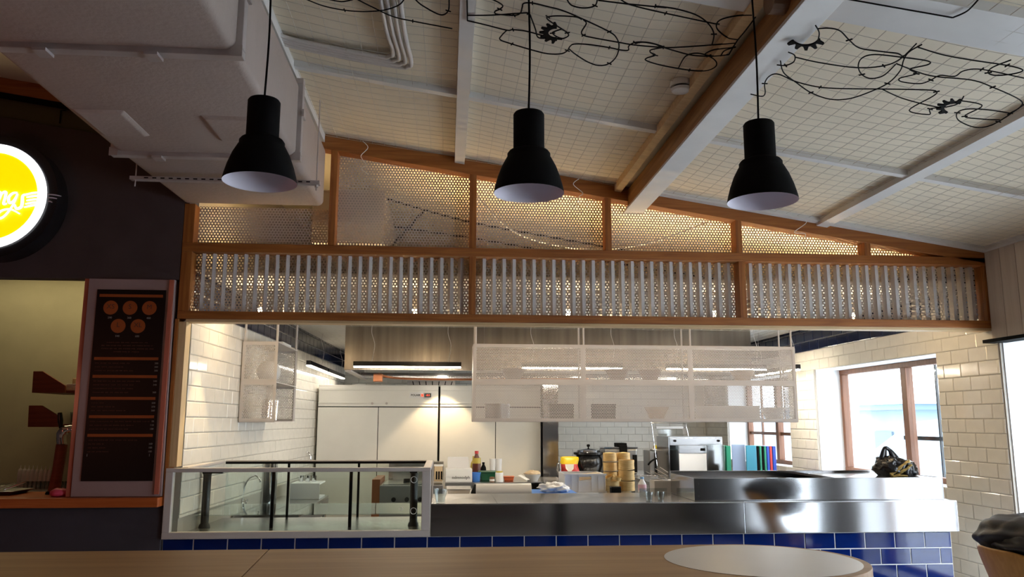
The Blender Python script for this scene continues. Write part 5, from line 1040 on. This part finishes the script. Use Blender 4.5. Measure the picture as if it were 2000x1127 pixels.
def jar(px, Y, r, h, bm, lm, label):
    x = onb(px, Y); t = thing('lidded_jar', (x, Y, Z9), label, 'jar'); MB().lathe([(0, 0), (r, 0), (r, h*.85), (r*.85, h*.9), (0, h*.9)], (x, Y, Z9), 18).build('jar_body', bm, t, smooth=40); MB().lathe([(r*.92, h*.86), (r*.92, h), (0, h)], (x, Y, Z9), 18).build('lid', lm, t, smooth=40); MB().lathe([(r*1.02, h*.2), (r*1.02, h*.6)], (x, Y, Z9), 18).build('label', 'paper', t, smooth=40)
jar(975, 8.27, 0.040, 0.105, 'frost', 'oil', 'white labelled jar with brown lid on the work table'); jar(961, 8.24, 0.026, 0.05, 'brown', 'brown', 'small brown jar left of the white labelled jar')
od = thing('orange_dish', (onb(993, Yw), Yw, Z9), 'orange red plastic dish right of the white jar', 'dish'); x0, x1 = onb(984, Yw), onb(1004, Yw); MB().hexa([(x0+.008, Yw, Z9), (x1-.008, Yw, Z9), (x1-.008, Yw+.1, Z9), (x0+.008, Yw+.1, Z9), (x0, Yw-.01, Z9+.04), (x1, Yw-.01, Z9+.04), (x1, Yw+.11, Z9+.04), (x0, Yw+.11, Z9+.04)]).build('dish_body', 'orange2', od, bevel=0.004); MB().box(x0-.004, x1+.004, Yw-.014, Yw+.114, Z9+.0402, Z9+.047).build('rim', 'orange2', od, bevel=0.002)
bwl = thing('napkin_bowl', (onb(1040, Yw), Yw, Z9), 'white bowl heaped with napkins at the right end of the work table', 'bowl'); x = onb(1040, Yw); MB().lathe([(0, 0), (0.05, 0), (0.088, 0.07), (0.082, 0.07), (0.045, 0.01), (0, 0.01)], (x, Yw, Z9), 24).build('bowl_body', 'paper', bwl, smooth=40); blob((x, Yw, Z9+0.075), (0.07, 0.06, 0.028), 0.5, 15, 24, 12, 6).build('napkins', 'tan', bwl, smooth=True)
put('paper_strip', MB().prism([at(1012, 929, 8.3), at(1018, 928, 8.3), at(1034, 937, 8.25), at(1028, 938, 8.25)], (0, 0.002, 0.004)), 'paper', 'white paper strip lying in front of the napkin bowl', 'paper')
pn = thing('black_pan', (onb(1052, 7.3), 7.3, Z9), 'low black pan behind the blue cutting board', 'pan'); x = onb(1053, 7.3); MB().lathe([(0, 0), (0.075, 0), (0.088, 0.055), (0.083, 0.055), (0.07, 0.008), (0, 0.008)], (x, 7.3, Z9), 24).build('pan_body', 'black', pn, smooth=40); MB().cyl((x+.08, 7.3, Z9+.045), (x+.16, 7.26, Z9+.06), .009, n=8).build('handle', 'black', pn)
bk = thing('black_scale', (onb(927, 6.9), 6.9, Z9), 'small black device left of the paper roll', 'device'); x0 = onb(920, 6.9); MB().hexa([(x0, 6.85, Z9), (x0+.10, 6.85, Z9), (x0+.10, 7, Z9), (x0, 7, Z9), (x0+.03, 6.92, Z9+.075), (x0+.09, 6.92, Z9+.075), (x0+.09, 7, Z9+.075), (x0+.03, 7, Z9+.075)]).build('housing', 'black', bk, bevel=0.004); MB().box(x0+.035, x0+.085, 6.93, 6.99, Z9+.0755, Z9+.08).build('plate', 'dsteel', bk)
gp = thing('steel_pan_set', (onb(902, 6.9), 6.9, Z9), 'shallow steel pan on the prep table beside the tumbler', 'pan'); x0, x1 = onb(874, 6.9), onb(918, 6.9); MB().hexa([(x0+.01, 6.8, Z9), (x1-.01, 6.8, Z9), (x1-.01, 7.1, Z9), (x0+.01, 7.1, Z9), (x0, 6.78, Z9+.045), (x1, 6.78, Z9+.045), (x1, 7.12, Z9+.045), (x0, 7.12, Z9+.045)]).build('pan_body', 'steelX', gp, bevel=0.003); MB().box(x0-.008, x1+.008, 6.77, 7.13, Z9+.0452, Z9+.05).build('rim', 'steelX', gp)
# back table things
nb = thing('noodle_packet', (onb(1113, 9.3), 9.3, Z9), 'red and yellow food packet left of the soup kettle', 'packet'); a = at(1096, 892, 9.3); b = at(1132, 925, 9.3)
mb = MB(); v = []; nx, nz = 10, 12
for s_ in (-1, 1):
    for j in range(nz+1):
        for i in range(nx+1):
            u, vv = i/nx*2-1, j/nz; th = 0.035*(1-u**4)*math.sin(math.pi*min(1, vv*0.9+0.1))**0.6; v.append((a.x+(b.x-a.x)*(i/nx)+0.008*math.sin(vv*9), 9.35+s_*th+0.05*vv, Z9+(a.z-Z9)*vv*(1-0.03*u*u)))
K = (nx+1)*(nz+1); f = []
for s_ in (0, 1):
    for j in range(nz):
        for i in range(nx): q = s_*K+j*(nx+1)+i; f.append((q, q+1, q+nx+2, q+nx+1))
def sub(j0, j1, mat, name):
    m2 = MB(); idx = [k for k in range(2*nx*nz) if j0 <= ((k % (nx*nz))//nx) < j1]; m2.v = list(v); m2.f = [f[k] for k in idx]
    used = sorted({q for t_ in m2.f for q in t_}); mp = {q: i for i, q in enumerate(used)}; m2.v = [v[q] for q in used]; m2.f = [tuple(mp[q] for q in t_) for t_ in m2.f]; m2.build(name, mat, nb, smooth=True)
sub(0, 7, 'red', 'lower_bag'); sub(7, 12, 'yellow', 'upper_bag')
c = at(1113, 914, 9.25); MB().prism([(c.x-.05, 9.27, c.z+.04), (c.x+.05, 9.27, c.z+.04), (c.x+.045, 9.26, c.z-.01), (c.x, 9.26, c.z-.055), (c.x-.045, 9.26, c.z-.01)], (0, 0.008, 0)).build('label', 'paper', nb)
x = onb(1150, 9.5); sk2 = thing('soup_kettle', (x, 9.5, Z9), 'round black soup kettle with steel lid on the back table', 'kettle')
MB().lathe([(0, 0), (0.13, 0), (0.14, 0.03), (0.165, 0.10), (0.158, 0.17), (0.14, 0.20), (0.155, 0.215), (0.175, 0.222), (0.175, 0.245), (0.15, 0.25), (0, 0.25)], (x, 9.5, Z9), 36).build('pot_body', 'gblack', sk2, smooth=40)
MB().lathe([(0.14, 0.25), (0.13, 0.27), (0.09, 0.285), (0.02, 0.292), (0, 0.292)], (x, 9.5, Z9), 36).build('lid', 'chrome', sk2, smooth=40); MB().lathe([(0.008, 0.292), (0.008, 0.305), (0.02, 0.315), (0.018, 0.335), (0, 0.338)], (x, 9.5, Z9), 16).build('knob', 'black', sk2, smooth=40)
mc = thing('steel_machine', (onb(1213, 9.4), 9.5, Z9), 'steel kitchen machine with black top grip behind the steamers', 'machine'); a = at(1181, 873, 9.4); b = at(1246, 915, 9.4)
box1('housing', 'dsteel', a.x, b.x, 9.4, 9.75, Z9, a.z-0.02, mc, bevel=0.02); box1('top_trim', 'chrome', a.x-.004, b.x+.004, 9.395, 9.755, a.z-.0195, a.z, mc, bevel=0.006); g = at(1216, 872, 9.4); box1('grip', 'black', g.x-0.06, g.x+0.05, 9.39, 9.6, a.z+.0005, a.z+0.045, mc, bevel=0.006); box1('grip_front', 'black', g.x-0.04, g.x+0.05, 9.37, 9.3945, a.z-.075, a.z+.02, mc, bevel=0.006); box1('side_panel', 'black', b.x-0.06, b.x-0.01, 9.39, 9.3995, Z9+0.02, a.z-0.09, mc)
sj = thing('steel_jug', (onb(1091, 9.3), 9.3, Z9), 'steel jug standing left of the red packet', 'jug'); x = onb(1091, 9.3); MB().lathe([(0, 0), (0.03, 0), (0.038, 0.06), (0.03, 0.12), (0.034, 0.13), (0.03, 0.13), (0, 0.02)], (x, 9.3, Z9), 18).build('jug_body', 'chrome', sj, smooth=40); MB().tube(smooth_path([(x-.03, 9.29, Z9+.11), (x-.06, 9.29, Z9+.09), (x-.035, 9.29, Z9+.04)], 5), .005, 6).build('handle', 'chrome', sj)
# equipment table things
Z3 = 0.9305; Ye = 8.0
hu = thing('steel_warmer', (onb(1362, Ye), 8.2, Z3), 'steel heated display unit with two black knobs left of the cutting boards', 'appliance'); a = at(1305, 853, Ye); b = at(1413, 925, Ye)
box1('side_panel', 'steel', a.x, a.x+.012, Ye, Ye+.45, Z3, a.z, hu); box1('top_panel', 'steelX', a.x+.0125, b.x, Ye, Ye+.45, a.z-.012, a.z, hu); box1('front_header', 'steelX', a.x+.0125, b.x, Ye, Ye+.012, a.z-.085, a.z-.0125, hu, bevel=.003); box1('back_panel', 'steel', a.x+.0125, b.x, Ye+.438, Ye+.45, Z3, a.z-.0125, hu); box1('side_panel', 'dsteel', b.x-.012, b.x, Ye+.013, Ye+.437, Z3, a.z-.0125, hu)
for q in (1318, 1403): c = at(q, 861, Ye); MB().cyl((c.x, Ye-.02, c.z), (c.x, Ye-.0005, c.z), .011, n=12).build('knob', 'black', hu)
c0, c1 = at(1326, 870, Ye-.06), at(1380, 885, Ye-.06); box1('visor', 'steelX', c0.x, c1.x, Ye-.06, Ye-.05, c1.z, c0.z, hu, bevel=.002); c = at(1372, 878, Ye-.06); box1('switch', 'black', c.x-.02, c.x+.025, Ye-.066, Ye-.0605, c.z-.013, c.z+.013, hu)
MB().box(c0.x, c1.x, Ye-.055, Ye-.052, Z3+.02, c1.z-.001).build('curtain', 'frost', hu); box1('inner_tray', 'dsteel', a.x+.02, b.x-.02, Ye+.02, Ye+.43, Z3, Z3+.03, hu)
def stand(px0, px1, py, mat, label, Y=7.9, d=0.28, name='standing_board', cat='cutting board'):
    a = at(px0, py, Y); b = at(px1, py, Y); o = MB().box(a.x, b.x, Y, Y+d, Z3, a.z).build(name, mat, bevel=0.004); tag(o, label, cat, 'boards standing in the rack'); return o
tag(stand(1381, 1415, 868, 'acryl', 'clear acrylic sheet standing left of the coloured boards', Y=7.88, d=0.008), None, 'sheet')
stand(1418, 1427, 871, 'bgreen', 'green cutting board standing at the left end of the rack')
stand(1429, 1455, 868, 'lilac', 'translucent blue sheet standing behind the green board', d=0.01); stand(1457, 1477, 870, 'teal', 'teal blue cutting board facing front in the rack', Y=7.86, d=0.02)
for k, (a, b, m_, lab) in enumerate(((1478.5, 1482, 'black', 'black divider board next to the teal board'), (1483, 1487, 'bgreen', 'green board right of the black divider'), (1488.5, 1491.5, 'black', 'second thin black board between two greens'), (1492, 1496, 'bgreen', 'second green board in the rack near the blue ones'), (1497, 1502, 'navy', 'dark blue board left of the red one'), (1503, 1507.5, 'red', 'thin red cutting board standing between two blue ones'), (1508.5, 1515, 'navy', 'bright blue board at the right end of the rack'))): stand(a, b, 871.5, m_, lab)
rk2 = thing('board_rack', (onb(1465, 8.0), 8.0, Z3), 'thin wire rack holding the coloured cutting boards', 'rack')
for q in (1385, 1393, 1431, 1449, 1455): c = at(q, 918, 7.87); MB().tube([(c.x-.012, 7.84, Z3+.002), (c.x-.006, 7.84, Z3+.05), (c.x+.006, 7.84, Z3+.05), (c.x+.012, 7.84, Z3+.002)], .002, 5).build('wire_loop', 'chrome', rk2)
MB().tube([(onb(1380, 7.84), 7.84, Z3+.002), (onb(1518, 7.84), 7.84, Z3+.002)], .003, 6).build('base_wire', 'chrome', rk2)
# clear plastic lid standing in its wire frame, with a yellow grip box below
cf = thing('clear_lid_frame', (onb(1308, 8.9), 8.9, 0.9), 'clear plastic lid held upright in a wire frame against the back wall', 'lid'); Yl = 9.24
F = [at(1285, 905, Yl)-Vector((0, 0, at(1285, 905, Yl).z-0.9045)), at(1273, 832, Yl), at(1276, 826.5, Yl), at(1336, 827, Yl), at(1340, 833, Yl), at(1346, 862, Yl), at(1352, 895, Yl)-Vector((0, 0, at(1352, 895, Yl).z-0.9045))]; MB().tube(smooth_path(F, 4), .004, 6).build('wire_frame', 'chrome', cf)
a, b = at(1281, 833, Yl), at(1334, 837, Yl); MB().box(a.x, b.x, Yl-.02, Yl, b.z, a.z).build('clamp_bar', 'dsteel', cf); MB().prism([at(1283, 838, Yl), at(1333, 838, Yl), at(1336, 868, Yl), at(1290, 868, Yl)], (0, .012, 0)).build('lid_panel', 'acryl', cf, bevel=.004)
ft = thing('slicer', (onb(1290, 9.1), 9.3, Z9), 'steel appliance with yellow grip beside the heated unit', 'appliance'); a = at(1268, 880, 9.35); b = at(1308, 915, 9.35)
box1('housing', 'dsteel', a.x, b.x, 9.35, 9.65, Z9, a.z, ft, bevel=.01); c0, c1 = at(1280, 870, 9.3), at(1303, 876, 9.3); box1('grip', 'yellow', c0.x, c1.x, 9.3, 9.4, c1.z, c0.z, ft, bevel=.006); box1('tray', 'paper', c0.x-.03, c1.x, 9.32, 9.45, a.z+.001, c1.z-.001, ft, bevel=.01); box1('motor_block', 'black', c0.x+.0, b.x-.0, 9.335, 9.3495, Z9+.01, a.z-.02, ft)
put('power_cord', MB().tube(smooth_path([at(1266, 908, 9.22), at(1272, 901, 9.2), at(1282, 896, 9.2), at(1294, 896, 9.2), at(1305, 899, 9.2)], 6), .011, 8), 'black', 'thick black power cord arching over the back table', 'cord', smooth=True)
